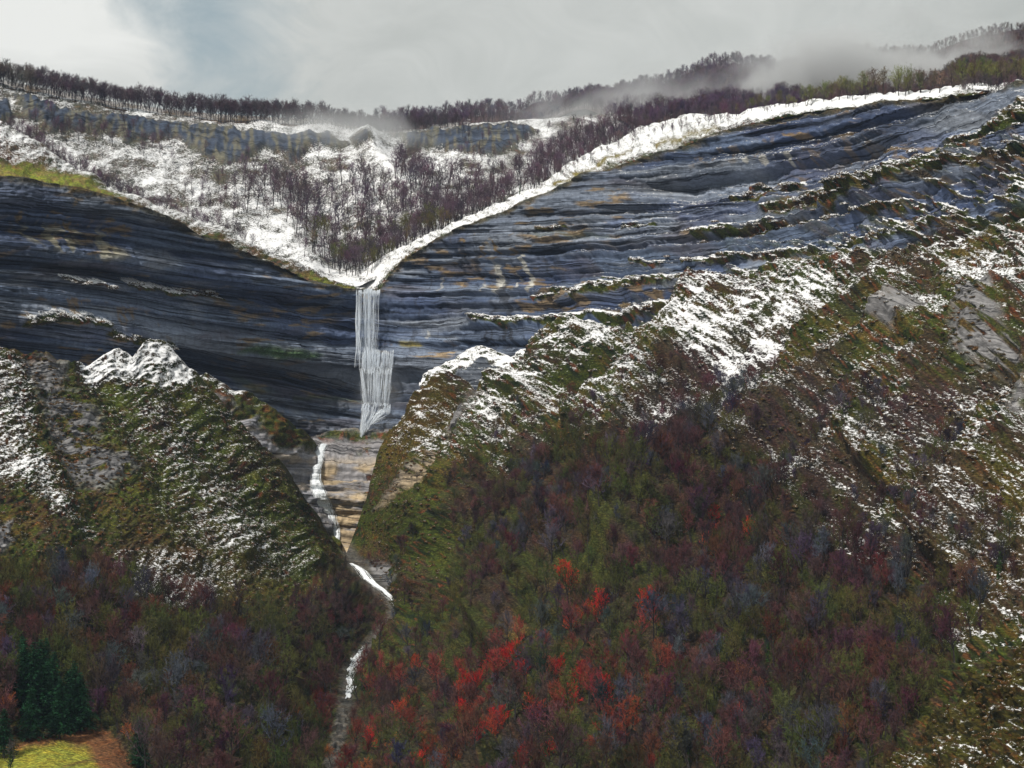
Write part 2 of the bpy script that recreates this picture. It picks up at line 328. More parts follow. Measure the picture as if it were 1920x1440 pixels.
def cliff_paint(px, py, G, N):
    wx, wy = warp(px, py, 10, 28, 3); b = py - bed_off(px) + (fbm(px / 60, py / 20, 3, 6) - .5) * 5
    col = np.broadcast_to(ROCK, px.shape + (3,)).copy()
    lb_ = LB(py - bed_off(px) + (vn(px / 140, py / 60, 3) - .5) * 5 + 3); col = mx(col, ROCKD, sst(.2, -1.4, lb_) * .55); col = mx(col, ROCKL, sst(.6, 1.8, lb_) * .35)
    band = LA(b + 13) / 3.4; col = mx(col, ROCKL, np.clip(band, 0, 1) * .55); col = mx(col, ROCKD, np.clip(-band, 0, 1) * .6)
    col = mx(col, ROCKL, sst(.55, .75, fbm(px / 80, py / 22, 4, 90)) * .6)
    col = mx(col, C(.10, .085, .10), sst(.55, .75, fbm(px / 110, py / 40, 4, 95)) * .6)
    col = mx(col, C(.06, .085, .18), sst(.52, .7, fbm(px / 160, py / 60, 3, 98)) * .6)
    och = sst(.60, .72, fbm(px / 14, py / 16, 4, 101))
    col = mx(col, OCHRE * 1.1, .8 * sst(.56, .68, fbm(px / 34, py / 9, 4, 99)) * sst(.5, .6, fbm(px / 120, py / 70, 3, 97))); col = mx(col, OCHRE, och * (poly(wx, wy, [(860, 440), (1000, 440), (1010, 480), (900, 520)], 15) + .9 * poly(wx, wy, [(30, 380), (200, 420), (240, 470), (30, 440)], 12) + .8 * poly(wx, wy, [(60, 540), (300, 590), (330, 630), (100, 590)], 12) + poly(wx, wy, [(1280, 270), (1500, 250), (1700, 230), (1700, 300), (1300, 320)], 12) * .5))
    col = mx(col, C(.40, .37, .26), sst(.5, .62, fbm(px / 16, py / 30, 3, 104)) * poly(wx, wy, [(50, 415), (190, 430), (240, 480), (180, 490), (60, 455)], 8) * .8)
    for pts, w, a in [([(930, 500), (932, 545)], 8, .9), ([(980, 480), (988, 520), (992, 545)], 6, .9), ([(962, 510), (965, 545)], 3, .7), ([(905, 535), (908, 545)], 5, .6), ([(820, 520), (822, 545)], 4, .5), ([(1403, 295), (1405, 308)], 5, .8), ([(1435, 296), (1440, 308)], 8, .8), ([(1483, 292), (1485, 304)], 7, .8), ([(920, 460), (925, 500)], 5, .3), ([(795, 618), (795, 628)], 4, .5)]:
        col = mx(col, C(.55, .54, .50), sst(.35, .75, line(px + (fbm(px / 5, py / 9, 3, 110) - .5) * 9, py, pts, w)) * a)
    # dark seeps
    col = mx(col, C(.05, .055, .07), sst(.6, .72, fbm(px / 9, py / 90, 3, 120)) * sst(1.0, .2, np.abs(px - 900) / 260) * sst(400, 470, b) * sst(700, 620, b) * .8)
    col = mx(col, C(.035, .045, .075), np.exp(-((b - 722) / 22) ** 2) * sst(1000, 800, px) * sst(180, 330, px) * .35)  # recessed band darkened: the shade under its overhang is put into the colour
    # moss and grass
    rock = np.ones(px.shape)
    moss = poly(wx, wy, [(440, 655), (470, 648), (560, 655), (600, 664), (590, 672), (500, 672)], 5)
    moss2 = poly(wx, wy, [(440, 705), (480, 720), (520, 735), (480, 745)], 8) + line(wx, wy, [(560, 750), (660, 745), (780, 745)], 5) + line(wx, wy, [(1000, 440), (1090, 445), (1150, 448)], 4) * .7
    vg = veg_colour(px, py, 1, 130)
    col = mx(col, C(.07, .14, .045), moss * .9); col = mx(col, C(.08, .10, .05), np.clip(moss2, 0, 1) * .7)
    col = mx(col, C(.32, .27, .07), line(px, py, [(752, 643), (782, 645)], 4.5) * .9)
    rock -= moss * .6
    edge = sst(16, 3, py - ctop(px) + (fbm(px / 13, py / 13, 3, 140) - .5) * 14)
    col = mx(col, mx(np.broadcast_to(DGREEN, px.shape + (3,)), STRAW, fbm(px / 12, py / 9, 3, 141)), edge * .85); rock = rock * (1 - edge * .8)
    snow = np.zeros(px.shape); led = np.zeros(px.shape)
    for pts, w, s in LEDGES:
        l = line(wx, wy - 2, pts, w); led = np.maximum(led, sst(.25, .7, l)); snow = np.maximum(snow, sst(.2, .8, line(wx, wy + 3, pts, w)) * s)
    cl = cliff_clump(px, py); led = np.maximum(led, cl); snow = np.maximum(snow, cliff_clump(px, py + 5) * .72)
    col = mx(col, vg, led); rock = rock * (1 - led)
    foot = sst(18, 0, ( curve(SLOPE_TOP)(px) - py) + (fbm(px / 40, py / 30, 3, 145) - .5) * 30) * sst(1000, 1100, px)
    col = mx(col, vg, foot); rock = rock * (1 - foot); snow = np.maximum(snow, foot * .7)
    snow = np.maximum(snow, sst(.35, .75, N[..., 2]) * .22 * sst(1000, 1300, px) * rock)
    return out(col, snow, rock)

SLOPE_TOP = [(-60, 650), (0, 655), (60, 668), (120, 688), (160, 690), (200, 671), (232, 686), (246, 664), (262, 655), (282, 656), (300, 675), (330, 706), (400, 788), (470, 860), (540, 940), (600, 1003), (630, 1030), (650, 1042), (660, 1010), (680, 950), (698, 880), (716, 830), (760, 778), (800, 742), (836, 708), (850, 702), (868, 716), (900, 736), (935, 738), (960, 712), (1000, 676), (1050, 645), (1090, 622), (1112, 632), (1160, 628), (1250, 590), (1330, 545), (1400, 522), (1500, 500), (1600, 484), (1700, 468), (1800, 440), (1860, 418), (1920, 395), (1990, 365)]
cliff_bot = curve([(-60, 740), (200, 740), (400, 790), (520, 860), (600, 850), (700, 850), (780, 840), (900, 790), (1000, 730), (1200, 650), (1400, 570), (1700, 520), (1990, 450)])
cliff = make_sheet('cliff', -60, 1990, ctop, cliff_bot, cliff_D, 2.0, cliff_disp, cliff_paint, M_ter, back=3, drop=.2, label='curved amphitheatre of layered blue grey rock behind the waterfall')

# ---- left shoulder above the cliff -----------------------------------------
def shl_D(px, py):
    t = np.clip((curve(RIM_L + [(700, 548)])(px) + 6 - py) / (curve(RIM_L + [(700, 548)])(px) + 6 - curve(SHL_TOP)(px)), 0, 1)
    near = curve([(-60, 930), (0, 943), (300, 1003), (520, 1084), (668, 1154), (700, 1160)])(px); far = curve([(-60, 1040), (0, 1055), (300, 1085), (520, 1125), (668, 1162), (700, 1165)])(px)
    return near + (far - near) * t
def hill_disp(px, py, G): return (fbm(px / 40, py / 20, 4, 150) - .5) * 5 + (fbm(px / 8, py / 4, 3, 151) - .5) * 1.6
def shl_paint(px, py, G, N):
    wx, wy = warp(px, py, 8, 25, 6)
    rim = curve(RIM_L + [(700, 548)])(px); top = curve(SHL_TOP)(px); t = (rim - wy) / (rim - top + 1)
    col = veg_colour(px, py, 1.2, 160)
    grass = poly(wx, wy, [(-60, 305), (60, 312), (160, 330), (230, 372), (150, 352), (-60, 330)], 8)
    g2 = poly(wx, wy, [(555, 512), (600, 518), (668, 540), (668, 550), (600, 535)], 4)
    col = mx(col, BRIGHT, np.clip(grass + g2, 0, 1) * .9)
    col = mx(col, C(.20, .12, .07), .5 * sst(.4, .6, fbm(px / 10, py / 5, 3, 168))); snow = .17 + .32 * sst(.2, .9, t) - .35 * grass - g2 * .7 + (fbm(px / 20, py / 9, 3, 165) - .5) * .5
    snow = snow - .4 * sst(.45, .7, fbm(px / 45, py / 15, 3, 166)) * sst(.5, .1, t)
    return out(col, snow * (1 - g2), np.zeros(px.shape))
shl = make_sheet('snowy_shoulder', -60, 690, curve(SHL_TOP), lambda x: curve(RIM_L + [(700, 548)])(x) + 6, shl_D, 2.0, hill_disp, shl_paint, M_ter, label='grassy snow dusted shoulder above the left cliff')

# ---- right shoulder -----------------------------------------------------------
rimr = curve([(640, 552), (700, 546)] + RIM_R[1:])
def shr_D(px, py):
    a = rimr(px) + 5; b = curve(SHR_TOP)(px); t = np.clip((a - py) / (a - b), 0, 1)
    near = curve([(640, 1165), (715, 1158), (760, 1153), (850, 1128), (1000, 1088), (1100, 1063), (1300, 1023), (1600, 968), (1920, 893), (1990, 873)])(px)
    far = near + curve([(640, 30), (850, 35), (1100, 70), (1250, 110), (1500, 60), (1990, 40)])(px)
    return near + 3 + 3 * sst(900, 760, px) + (far - near) * t
def shr_paint(px, py, G, N):
    wx, wy = warp(px, py, 7, 22, 8); a = rimr(px); b = curve(SHR_TOP)(px); t = (a - wy) / (a - b + 1)
    col = veg_colour(px, py, 1.3, 170)
    gr = line(wx, wy, [(1040, 345), (1100, 318), (1180, 282)], 5) + line(wx, wy, [(1230, 268), (1290, 250), (1340, 236)], 6)
    col = mx(col, C(.22, .19, .05), np.clip(gr, 0, 1))
    snow = .66 - .5 * np.clip(gr, 0, 1) - .5 * sst(.2, -.05, t) + (fbm(px / 15, py / 8, 3, 175) - .5) * .45
    snow += .25 * sst(1350, 1500, px) + .2 * sst(760, 700, px)
    return out(col, snow, np.zeros(px.shape))
shr = make_sheet('snowy_rim', 640, 1990, curve(SHR_TOP), lambda x: rimr(x) + 8, shr_D, 2.0, lambda px, py, G: hill_disp(px, py, G) * sst(690, 800, px), shr_paint, M_ter, label='snow covered slope along the rim of the right cliff')

# ---- upper bowl -----------------------------------------------------------------
bowl_D = rbf([(-60, 148, 1330), (0, 158, 1350), (150, 188, 1400), (300, 212, 1450), (500, 228, 1490), (640, 238, 1500), (740, 252, 1490), (900, 228, 1560), (1100, 215, 1560), (1360, 215, 1500),
              (-60, 300, 1230), (0, 250, 1270), (200, 350, 1235), (400, 440, 1200), (670, 530, 1175), (600, 430, 1260), (480, 300, 1400), (300, 290, 1370), (560, 370, 1330), (700, 300, 1420), (780, 390, 1310), (850, 330, 1400), (900, 400, 1230), (1000, 350, 1270), (1100, 300, 1350), (1200, 250, 1400), (1000, 270, 1480), (150, 260, 1330), (720, 500, 1190), (1360, 290, 1350)])
def bowl_disp(px, py, G):
    r = curve(BACK_RIM)(px); d = hill_disp(px, py, G) * .9
    d += 4.5 * rockband(px, py) * (.3 + fbm(px / 12, py / 18, 3, 180)) 
    d += 9 * line(px, py, [(690, 262), (700, 300), (740, 350), (785, 385)], 22) - 8 * line(px, py, [(640, 470), (600, 380), (560, 330)], 40)
    return d
def rockband(px, py):
    wx, wy = warp(px, py, 9, 20, 9)
    return np.clip(poly(wx, wy, [(30, 176), (90, 200), (200, 221), (330, 234), (500, 248), (620, 258), (650, 280), (590, 275), (540, 292), (500, 275), (470, 292), (420, 308), (370, 285), (330, 262), (300, 256), (240, 262), (190, 244), (90, 240), (50, 222)], 5) + poly(wx, wy, [(-60, 186), (16, 190), (18, 228), (-60, 232)], 5)
                   + .7 * poly(wx, wy, [(655, 262), (690, 268), (700, 290), (670, 285)], 6) + poly(wx, wy, [(745, 255), (960, 232), (1010, 245), (930, 290), (880, 290), (830, 272), (770, 275)], 6), 0, 1)
def bowl_paint(px, py, G, N):
    wx, wy = warp(px, py, 10, 26, 10)
    rb = rockband(px, py); rb = rb * sst(.2, .42, fbm(px / 14, py / 10, 4, 190) + .1)
    col = mx(np.broadcast_to(C(.13, .12, .12), px.shape + (3,)).copy(), veg_colour(px, py, 1.5, 191), .5)
    rk = mx(np.broadcast_to(C(.055, .072, .11), px.shape + (3,)).copy(), C(.15, .145, .11), sst(.45, .7, fbm(px / 8, py / 18, 4, 195)))
    col = mx(col, rk, rb)
    rough = poly(wx, wy, [(330, 230), (480, 290), (560, 300), (640, 320), (600, 340), (480, 325), (430, 350), (340, 330)], 20) + poly(wx, wy, [(40, 175), (320, 235), (330, 260), (120, 250), (30, 220)], 12)
    snow = .47 - .24 * np.clip(rough, 0, 1) - .25 * sst(.5, .68, fbm(px / 50, py / 14, 4, 197)) + .25 * line(wx, wy, [(480, 440), (580, 480), (640, 510)], 30) + .3 * line(wx, wy, [(705, 270), (760, 350)], 22) + (fbm(px / 22, py / 9, 4, 196) - .5) * .8
    snow -= .75 * rb + .15 * sst(760, 900, px)
    snow -= .35 * line(wx, wy, [(540, 480), (620, 470), (640, 490), (680, 480)], 6)
    return out(col, snow, rb * .8)
bowl = make_sheet('mountain_bowl', -60, 1360, curve(BACK_RIM), curve([(-60, 260), (0, 262), (130, 330), (200, 370), (400, 440), (520, 496), (600, 530), (660, 540), (700, 520), (720, 500), (800, 460), (950, 393), (1100, 310), (1200, 262), (1360, 230)]), bowl_D, 2.2, bowl_disp, bowl_paint, M_ter, back=2, drop=-.2, label='snowy hollow with a low rock band above the waterfall')

# ---- wooded plateau and far hill -------------------------------------------
def floor_paint(px, py, G, N):
    col = mx(np.broadcast_to(C(.09, .06, .055), px.shape + (3,)).copy(), C(.12, .10, .06), fbm(px / 20, py / 8, 3, 200))
    return out(col, .12 + (fbm(px / 20, py / 6, 3, 201) - .5) * .5, np.zeros(px.shape))
plat = make_sheet('plateau', -60, 860, lambda x: curve(BACK_RIM)(x) - 9, lambda x: curve(BACK_RIM)(x) + 7,
                  lambda px, py: bowl_D(px, curve(BACK_RIM)(px)) + 5 + np.maximum(curve(BACK_RIM)(px) + 1 - py, -.5) * 18, 3.0, None, floor_paint, M_ter, label='wooded tableland behind the far rim')
HILL_TOP = [(560, 243), (700, 240), (820, 228), (900, 217), (1000, 198), (1100, 184), (1200, 160), (1300, 138), (1400, 124), (1500, 108), (1600, 98), (1750, 82), (1920, 58), (2000, 50)]
hill_bot = curve([(560, 262), (740, 262), (900, 236), (1000, 229), (1100, 226), (1200, 250), (1400, 240), (1700, 200), (2000, 170)])
hill_Df = rbf([(560, 262, 1545), (740, 262, 1545), (1000, 229, 1590), (1150, 235, 1540), (1300, 235, 1330), (1500, 215, 1190), (1700, 195, 1100), (2000, 165, 1010), (560, 243, 1700), (820, 228, 1750), (1000, 198, 1850), (1200, 160, 2000), (1500, 108, 2050), (2000, 50, 1900), (1300, 180, 1700), (1600, 150, 1500), (1900, 120, 1300)])
farhill = make_sheet('far_hill', 560, 2000, curve(HILL_TOP), hill_bot, hill_Df, 4.0, lambda px, py, G: (fbm(px / 120, py / 60, 3, 210) - .5) * 30, lambda px, py, G, N: out(mx(np.broadcast_to(C(.055, .032, .045), px.shape + (3,)).copy(), C(.08, .055, .05), fbm(px / 20, py / 8, 3, 202)), (fbm(px / 20, py / 6, 3, 201) - .62) * sst(1500, 1100, px), np.zeros(px.shape)), M_ter, label='wooded hill rising into the mist at upper right')

# ---- gorge walls under the upper fall -----------------------------------------
gorge_D = rbf([(430, 812, 1085), (560, 815, 1108), (680, 812, 1120), (800, 800, 1095), (900, 790, 1060), (430, 840, 1020), (560, 835, 1072), (620, 838, 1078), (700, 840, 1080), (800, 830, 1066), (900, 820, 1040), (430, 1000, 990), (560, 1000, 1048), (620, 1010, 1056), (700, 1000, 1052), (800, 980, 1030), (900, 960, 1010), (620, 1080, 1040), (480, 1090, 1000), (800, 1090, 1010)])
def gorge_disp(px, py, G):
    d, b = strata_disp(px, py, .75)
    d -= 3.5 * np.exp(-((py - 918) / 5) ** 2) + 3 * np.exp(-((py - 965) / 5) ** 2) + 3 * np.exp(-((py - 990) / 5) ** 2) + 2.5 * np.exp(-((py - 888) / 4) ** 2)
    return d + (fbm(px / 18, py / 12, 4, 220) - .5) * 3
def gorge_paint(px, py, G, N):
    wx, wy = warp(px, py, 8, 20, 22)
    col = mx(np.broadcast_to(C(.36, .35, .37), px.shape + (3,)).copy(), TAN, sst(.36, .56, fbm(px / 50, py / 13, 4, 230)) * sst(540, 600, px) * sst(850, 880, py))
    col = mx(col, C(.42, .43, .47), poly(wx, wy, [(480, 840), (575, 850), (580, 940), (500, 900)], 12) * .6)
    vegm = poly(wx, wy, [(640, 815), (760, 800), (900, 780), (900, 1000), (735, 935), (700, 880), (650, 850)], 8) * .0 + sst(.62, .70, fbm(px / 16, py / 7, 4, 235)) * sst(640, 700, px) + line(wx, wy, [(600, 822), (700, 822), (760, 830)], 9)
    vegm = np.clip(vegm, 0, 1); col = mx(col, mx(veg_colour(px, py, 1, 236), RUST, sst(.55, .65, fbm(px / 18, py / 8, 3, 238))), vegm)
    return out(col, np.zeros(px.shape), 1 - vegm)
gorge = make_sheet('gorge_wall', 430, 900, curve([(430, 812), (900, 795)]), curve([(430, 1040), (560, 1080), (720, 1080), (900, 1000)]), gorge_D, 1.8, gorge_disp, gorge_paint, M_ter, back=0, label='tan layered rock wall carrying the lower waterfall')

# ---- middle spur, left of the gorge ----------------------------------------------
MID_TOP = [(320, 726), (345, 712), (385, 700), (420, 716), (470, 740), (520, 775), (560, 805), (590, 832), (600, 905), (640, 1040)]
mid_D = rbf([(320, 720, 1000), (385, 700, 1015), (470, 740, 1030), (595, 834, 1066), (400, 850, 985), (500, 850, 1015), (560, 940, 1035), (640, 1000, 1055), (320, 900, 950), (500, 1000, 1005), (640, 1080, 1040)])
def mid_paint(px, py, G, N):
    wx, wy = warp(px, py, 11, 22, 33)
    rk = poly(wx, wy, [(365, 730), (400, 735), (430, 770), (480, 790), (500, 830), (560, 850), (590, 930), (540, 920), (470, 860), (400, 790)], 8) * sst(.36, .46, fbm(px / 15, py / 8, 4, 240)) + poly(wx, wy, [(470, 835), (560, 840), (610, 850), (660, 1000), (560, 1000), (470, 890)], 8)
    rk = np.clip(rk, 0, 1)
    col = mx(veg_colour(px, py, 1, 243), C(.07, .09, .015), sst(.4, .6, fbm(px / 20, py / 13, 3, 245)) * .6); col = mx(col, RUST, sst(.6, .7, fbm(px / 14, py / 9, 4, 244)) * .6); col = mx(col, mx(np.broadcast_to(C(.36, .36, .40), px.shape + (3,)), TAN, sst(.5, .7, fbm(px / 30, py / 10, 3, 246)) * .5), rk)
    d = py - curve(MID_TOP)(px)
    snow = .55 * sst(22, 2, d) * sst(520, 420, px) + .3 * sst(.5, .7, fbm(px / 20, py / 16, 3, 249)) * sst(760, 720, py)
    return out(col, snow * (1 - rk), rk)
def spur_disp(px, py, G):
    return (fbm(px / 40, py / 30, 4, 260) - .5) * 9 + (fbm(px / 9, py / 5.5, 4, 261) - .5) * 2.6 + strata_disp(px, py, .35)[0]
mid = make_sheet('middle_spur', 320, 640, curve(MID_TOP), curve([(320, 920), (500, 1020), (640, 1085)]), mid_D, 1.8, spur_disp, mid_paint, M_ter, jag=6, label='grassy spur with rock slabs left of the lower waterfall')

# ---- snowy mounds at the cliff foot -----------------------------------------
MOUND_TOP = [(790, 704), (830, 682), (850, 672), (875, 657), (905, 645), (935, 662), (955, 672), (975, 655), (1000, 642), (1030, 638), (1050, 650), (1070, 640), (1120, 640), (1170, 640)]
mound_D = rbf([(790, 704, 1052), (905, 645, 1044), (1030, 638, 1020), (1170, 640, 990), (800, 760, 1036), (950, 760, 1016), (1170, 700, 978), (950, 700, 1034)])
def mound_paint(px, py, G, N):
    wx, wy = warp(px, py, 8, 16, 44); d = wy - curve(MOUND_TOP)(px)
    rk = sst(26, 38, d + (fbm(px / 22, py / 14, 3, 270) - .5) * 30)
    col = mx(veg_colour(px, py, 1.2, 271), C(.15, .17, .21), rk)
    return out(col, (1.0 - .1 * fbm(px / 20, py / 20, 3, 272) - rk * .75), rk)
mound = make_sheet('snowy_mounds', 790, 1170, curve(MOUND_TOP), curve([(790, 770), (1000, 760), (1170, 700)]), mound_D, 1.8, lambda px, py, G: spur_disp(px, py, G) * .8, mound_paint, M_ter, jag=6, label='snow capped hummocks at the foot of the cliff right of the fall')

# ---- the valley slopes -----------------------------------------------------------
CREEK = [(650, 1030), (668, 1058), (690, 1084), (720, 1108), (745, 1142), (735, 1170), (700, 1205), (672, 1235), (655, 1262), (652, 1300), (640, 1360), (620, 1440), (610, 1500)]
val_D = rbf([(-60, 650, 860), (0, 655, 872), (130, 690, 905), (270, 655, 952), (330, 706, 962), (400, 790, 966), (540, 940, 985), (640, 1036, 1008), (0, 800, 830), (120, 850, 850), (250, 850, 890), (0, 950, 775), (200, 1000, 810), (400, 1000, 890), (300, 1130, 785), (500, 1100, 870), (620, 1130, 900), (0, 1130, 705), (150, 1250, 670), (0, 1300, 610), (0, 1440, 560), (0, 1405, 590), (150, 1370, 628), (100, 1440, 562), (200, 1440, 575), (300, 1440, 600), (300, 1300, 680), (480, 1440, 640), (500, 1300, 740), (560, 1200, 830), (-60, 1500, 520), (100, 1500, 525), (300, 1500, 570),
             (650, 1030, 1030), (700, 1090, 990), (745, 1145, 955), (700, 1207, 905), (655, 1258, 860), (650, 1300, 822), (640, 1360, 765), (620, 1440, 700), (610, 1500, 660), (615, 1080, 965), (650, 1130, 930),
             (665, 1000, 1025), (700, 880, 1035), (790, 750, 1030), (850, 702, 1026), (930, 738, 1008), (1000, 676, 998), (1090, 622, 982), (1250, 590, 962), (1400, 522, 940), (1600, 484, 900), (1800, 440, 852), (1920, 395, 820), (1990, 365, 800),
             (760, 950, 990), (780, 1100, 935), (850, 900, 962), (900, 1050, 890), (900, 1200, 800), (790, 1250, 825), (1100, 800, 925), (1300, 750, 900), (1100, 1000, 840), (1100, 1200, 735), (1000, 1440, 620), (1500, 750, 850), (1500, 900, 795), (1500, 1050, 735), (1500, 1250, 655), (1500, 1440, 580), (1300, 1300, 655), (1300, 1440, 598), (780, 1440, 655), (800, 1350, 725), (1900, 700, 725), (1900, 900, 655), (1900, 1100, 588), (1900, 1280, 535), (1700, 1440, 545), (1990, 1500, 480), (1000, 1500, 590), (1500, 1500, 555)])
RIBS = [([(1690, 605), (1560, 720), (1430, 860), (1290, 985), (1180, 1060)], 40, 14), ([(1720, 740), (1613, 873), (1500, 1030)], 38, 14), ([(1930, 610), (1830, 700), (1740, 800), (1690, 900)], 42, 13), ([(1930, 860), (1830, 960), (1790, 1040)], 36, 11),
        ([(1230, 1000), (1120, 1060), (1030, 1120), (930, 1205)], 34, 9), ([(1092, 625), (1010, 700), (940, 775), (890, 860), (840, 980), (780, 1110), (720, 1240)], 34, 9), ([(850, 704), (800, 790), (770, 880), (740, 985)], 26, 5), ([(1350, 560), (1230, 690), (1120, 830)], 40, 10),
        ([(268, 657), (400, 800), (560, 980), (600, 1030)], 38, 6), ([(100, 690), (150, 780), (230, 930), (330, 1050)], 40, 3), ([(200, 672), (330, 880), (440, 1030)], 32, 4), ([(0, 700), (60, 850), (100, 1000)], 40, 3), ([(960, 740), (1010, 760), (980, 830)], 22, 6)]
MEADOW = [(-80, 1412), (0, 1402), (60, 1388), (130, 1372), (188, 1362), (210, 1385), (235, 1410), (258, 1450), (258, 1520), (-80, 1520)]
def val_disp(px, py, G):
    wx, wy = warp(px, py, 12, 50, 55)
    d = np.zeros(px.shape)
    for pts, w, a in RIBS: d += a * 1.7 * np.minimum(1, line(wx, wy, pts, w) * 1.4 - .0) * .8 
    q = (px * .66 + py * .75); p = (-px * .75 + py * .66)
    rightside = sst(700, 820, px)
    r1 = 1 - np.abs(2 * fbm(q / 60, p / 330, 3, 280) - 1)
    ql = (px * .75 - py * .65); pl = (px * .65 + py * .75)
    r2 = 1 - np.abs(2 * fbm(ql / 55, pl / 300, 3, 285) - 1)
    d += (rightside * (r1 - .7) * 20 + (1 - rightside) * (r2 - .7) * 2.5) * sst(30, 110, dist_creek(px, py))
    d += (fbm(px / 34, py / 22, 4, 290) - .5) * np.where(px < 660, 3.5, 7) + (fbm(px / 10, py / 6, 4, 291) - .5) * 3.2 + (fbm(px / 4, py / 2.8, 2, 293) - .5) * 1.1
    d = d * (1 - .7 * poly(px, py, [(540, 900), (690, 820), (760, 790), (790, 830), (740, 1060), (600, 1060)], 30))
    d = d * np.where(py < 1330, .12 + .88 * sst(6, 46, dist_creek(px, py)), 1)
    return d * (1 - .95 * poly(px, py, MEADOW, 14))
def dist_creek(px, py):
    d = np.full(px.shape, 1e9)
    for a, b in zip(CREEK[:-1], CREEK[1:]): d = np.minimum(d, seg_d(px, py, a, b))
    return d
def slabs(px, py):
    wx, wy = warp(px, py, 14, 26, 66); n = fbm((px - py * .2) / 26, (py - px * .28) / 8, 4, 300)
    m = poly(wx, wy, [(30, 675), (110, 690), (105, 730), (180, 790), (180, 850), (250, 870), (200, 925), (130, 900), (90, 830), (70, 760)], 12) * sst(.37, .45, n)
    m += poly(wx, wy, [(1820, 560), (1930, 540), (1930, 720), (1850, 715), (1860, 640)], 10) * sst(.38, .46, n) + poly(wx, wy, [(1665, 630), (1740, 580), (1760, 590), (1690, 645)], 5)
    m += poly(wx, wy, [(1880, 780), (1930, 720), (1930, 800)], 8) + poly(wx, wy, [(0, 990), (15, 985), (25, 1020), (0, 1030)], 5) + poly(wx, wy, [(-60, 980), (15, 985), (20, 1020), (-60, 1030)], 5)
    m += poly(wx, wy, [(880, 745), (930, 735), (905, 790), (860, 860), (820, 905), (740, 940), (700, 960), (780, 885), (850, 840), (862, 790)], 6) * sst(.34, .42, n)
    m += poly(wx, wy, [(680, 1058), (740, 1058), (745, 1100), (800, 1105), (770, 1120), (720, 1110)], 6)
    return np.clip(m, 0, 1)
def snow_zone(px, py):
    wx, wy = warp(px, py, 22, 60, 68)
    hi = [(-60, .0)]
    # right-hand slope: thick below the cliff, thinning downhill
    lo1 = curve([(650, 980), (720, 900), (860, 905), (950, 850), (1100, 770), (1250, 770), (1330, 900), (1450, 960), (1560, 1090), (1700, 1130), (1790, 1270), (1880, 1300), (1990, 1280)])(wx)
    depth = (lo1 - wy)
    s = sst(-25, 90, depth) * .40 - .10 * sst(1300, 1600, wx) * sst(520, 680, wy) - .22 * sst(.5, .68, fbm(px / 110, py / 60, 3, 333))
    core = poly(wx, wy, [(1000, 690), (1090, 622), (1250, 590), (1400, 525), (1650, 478), (1700, 530), (1560, 620), (1480, 720), (1350, 790), (1330, 700), (1200, 650), (1090, 720), (940, 840), (900, 790)], 45)
    s = np.maximum(s, core * .82)
    s = np.maximum(s, poly(wx, wy, [(1720, 470), (1900, 400), (1990, 380), (1990, 560), (1800, 560)], 30) * .5)
    s = np.maximum(s, poly(wx, wy, [(850, 702), (890, 760), (800, 860), (720, 830), (780, 755)], 10) * .52)
    s = s * sst(640, 700, px)
    s = np.maximum(s, poly(wx, wy, [(1040, 760), (1110, 690), (1200, 650), (1360, 700), (1420, 800), (1350, 860), (1240, 820), (1130, 830)], 40) * .50)
    # left spur: capped peak, speckled flank
    l = poly(wx, wy, [(120, 690), (200, 668), (246, 655), (300, 660), (340, 720), (330, 760), (240, 740), (170, 730)], 10) * .92
    l = np.maximum(l, poly(wx, wy, [(170, 700), (330, 700), (440, 830), (480, 930), (560, 1050), (420, 1080), (340, 1000), (230, 800)], 45) * .33)
    l = np.maximum(l, poly(wx, wy, [(-60, 650), (40, 690), (60, 850), (120, 930), (160, 1000), (60, 930), (-60, 850)], 18) * .47)
    l = np.maximum(l, poly(wx, wy, [(230, 1050), (420, 1060), (390, 1120), (270, 1150)], 20) * .36)
    s = np.where(px < 660, l, s)
    return s + (fbm(px / 26, py / 17, 4, 305) - .5) * np.where(px < 660, .34, .5) * sst(.0, .1, s)
MEADOW_ = [(-80, 1415), (0, 1405), (60, 1392), (130, 1374), (188, 1366), (205, 1385), (230, 1410), (255, 1450), (255, 1520), (-80, 1520)]
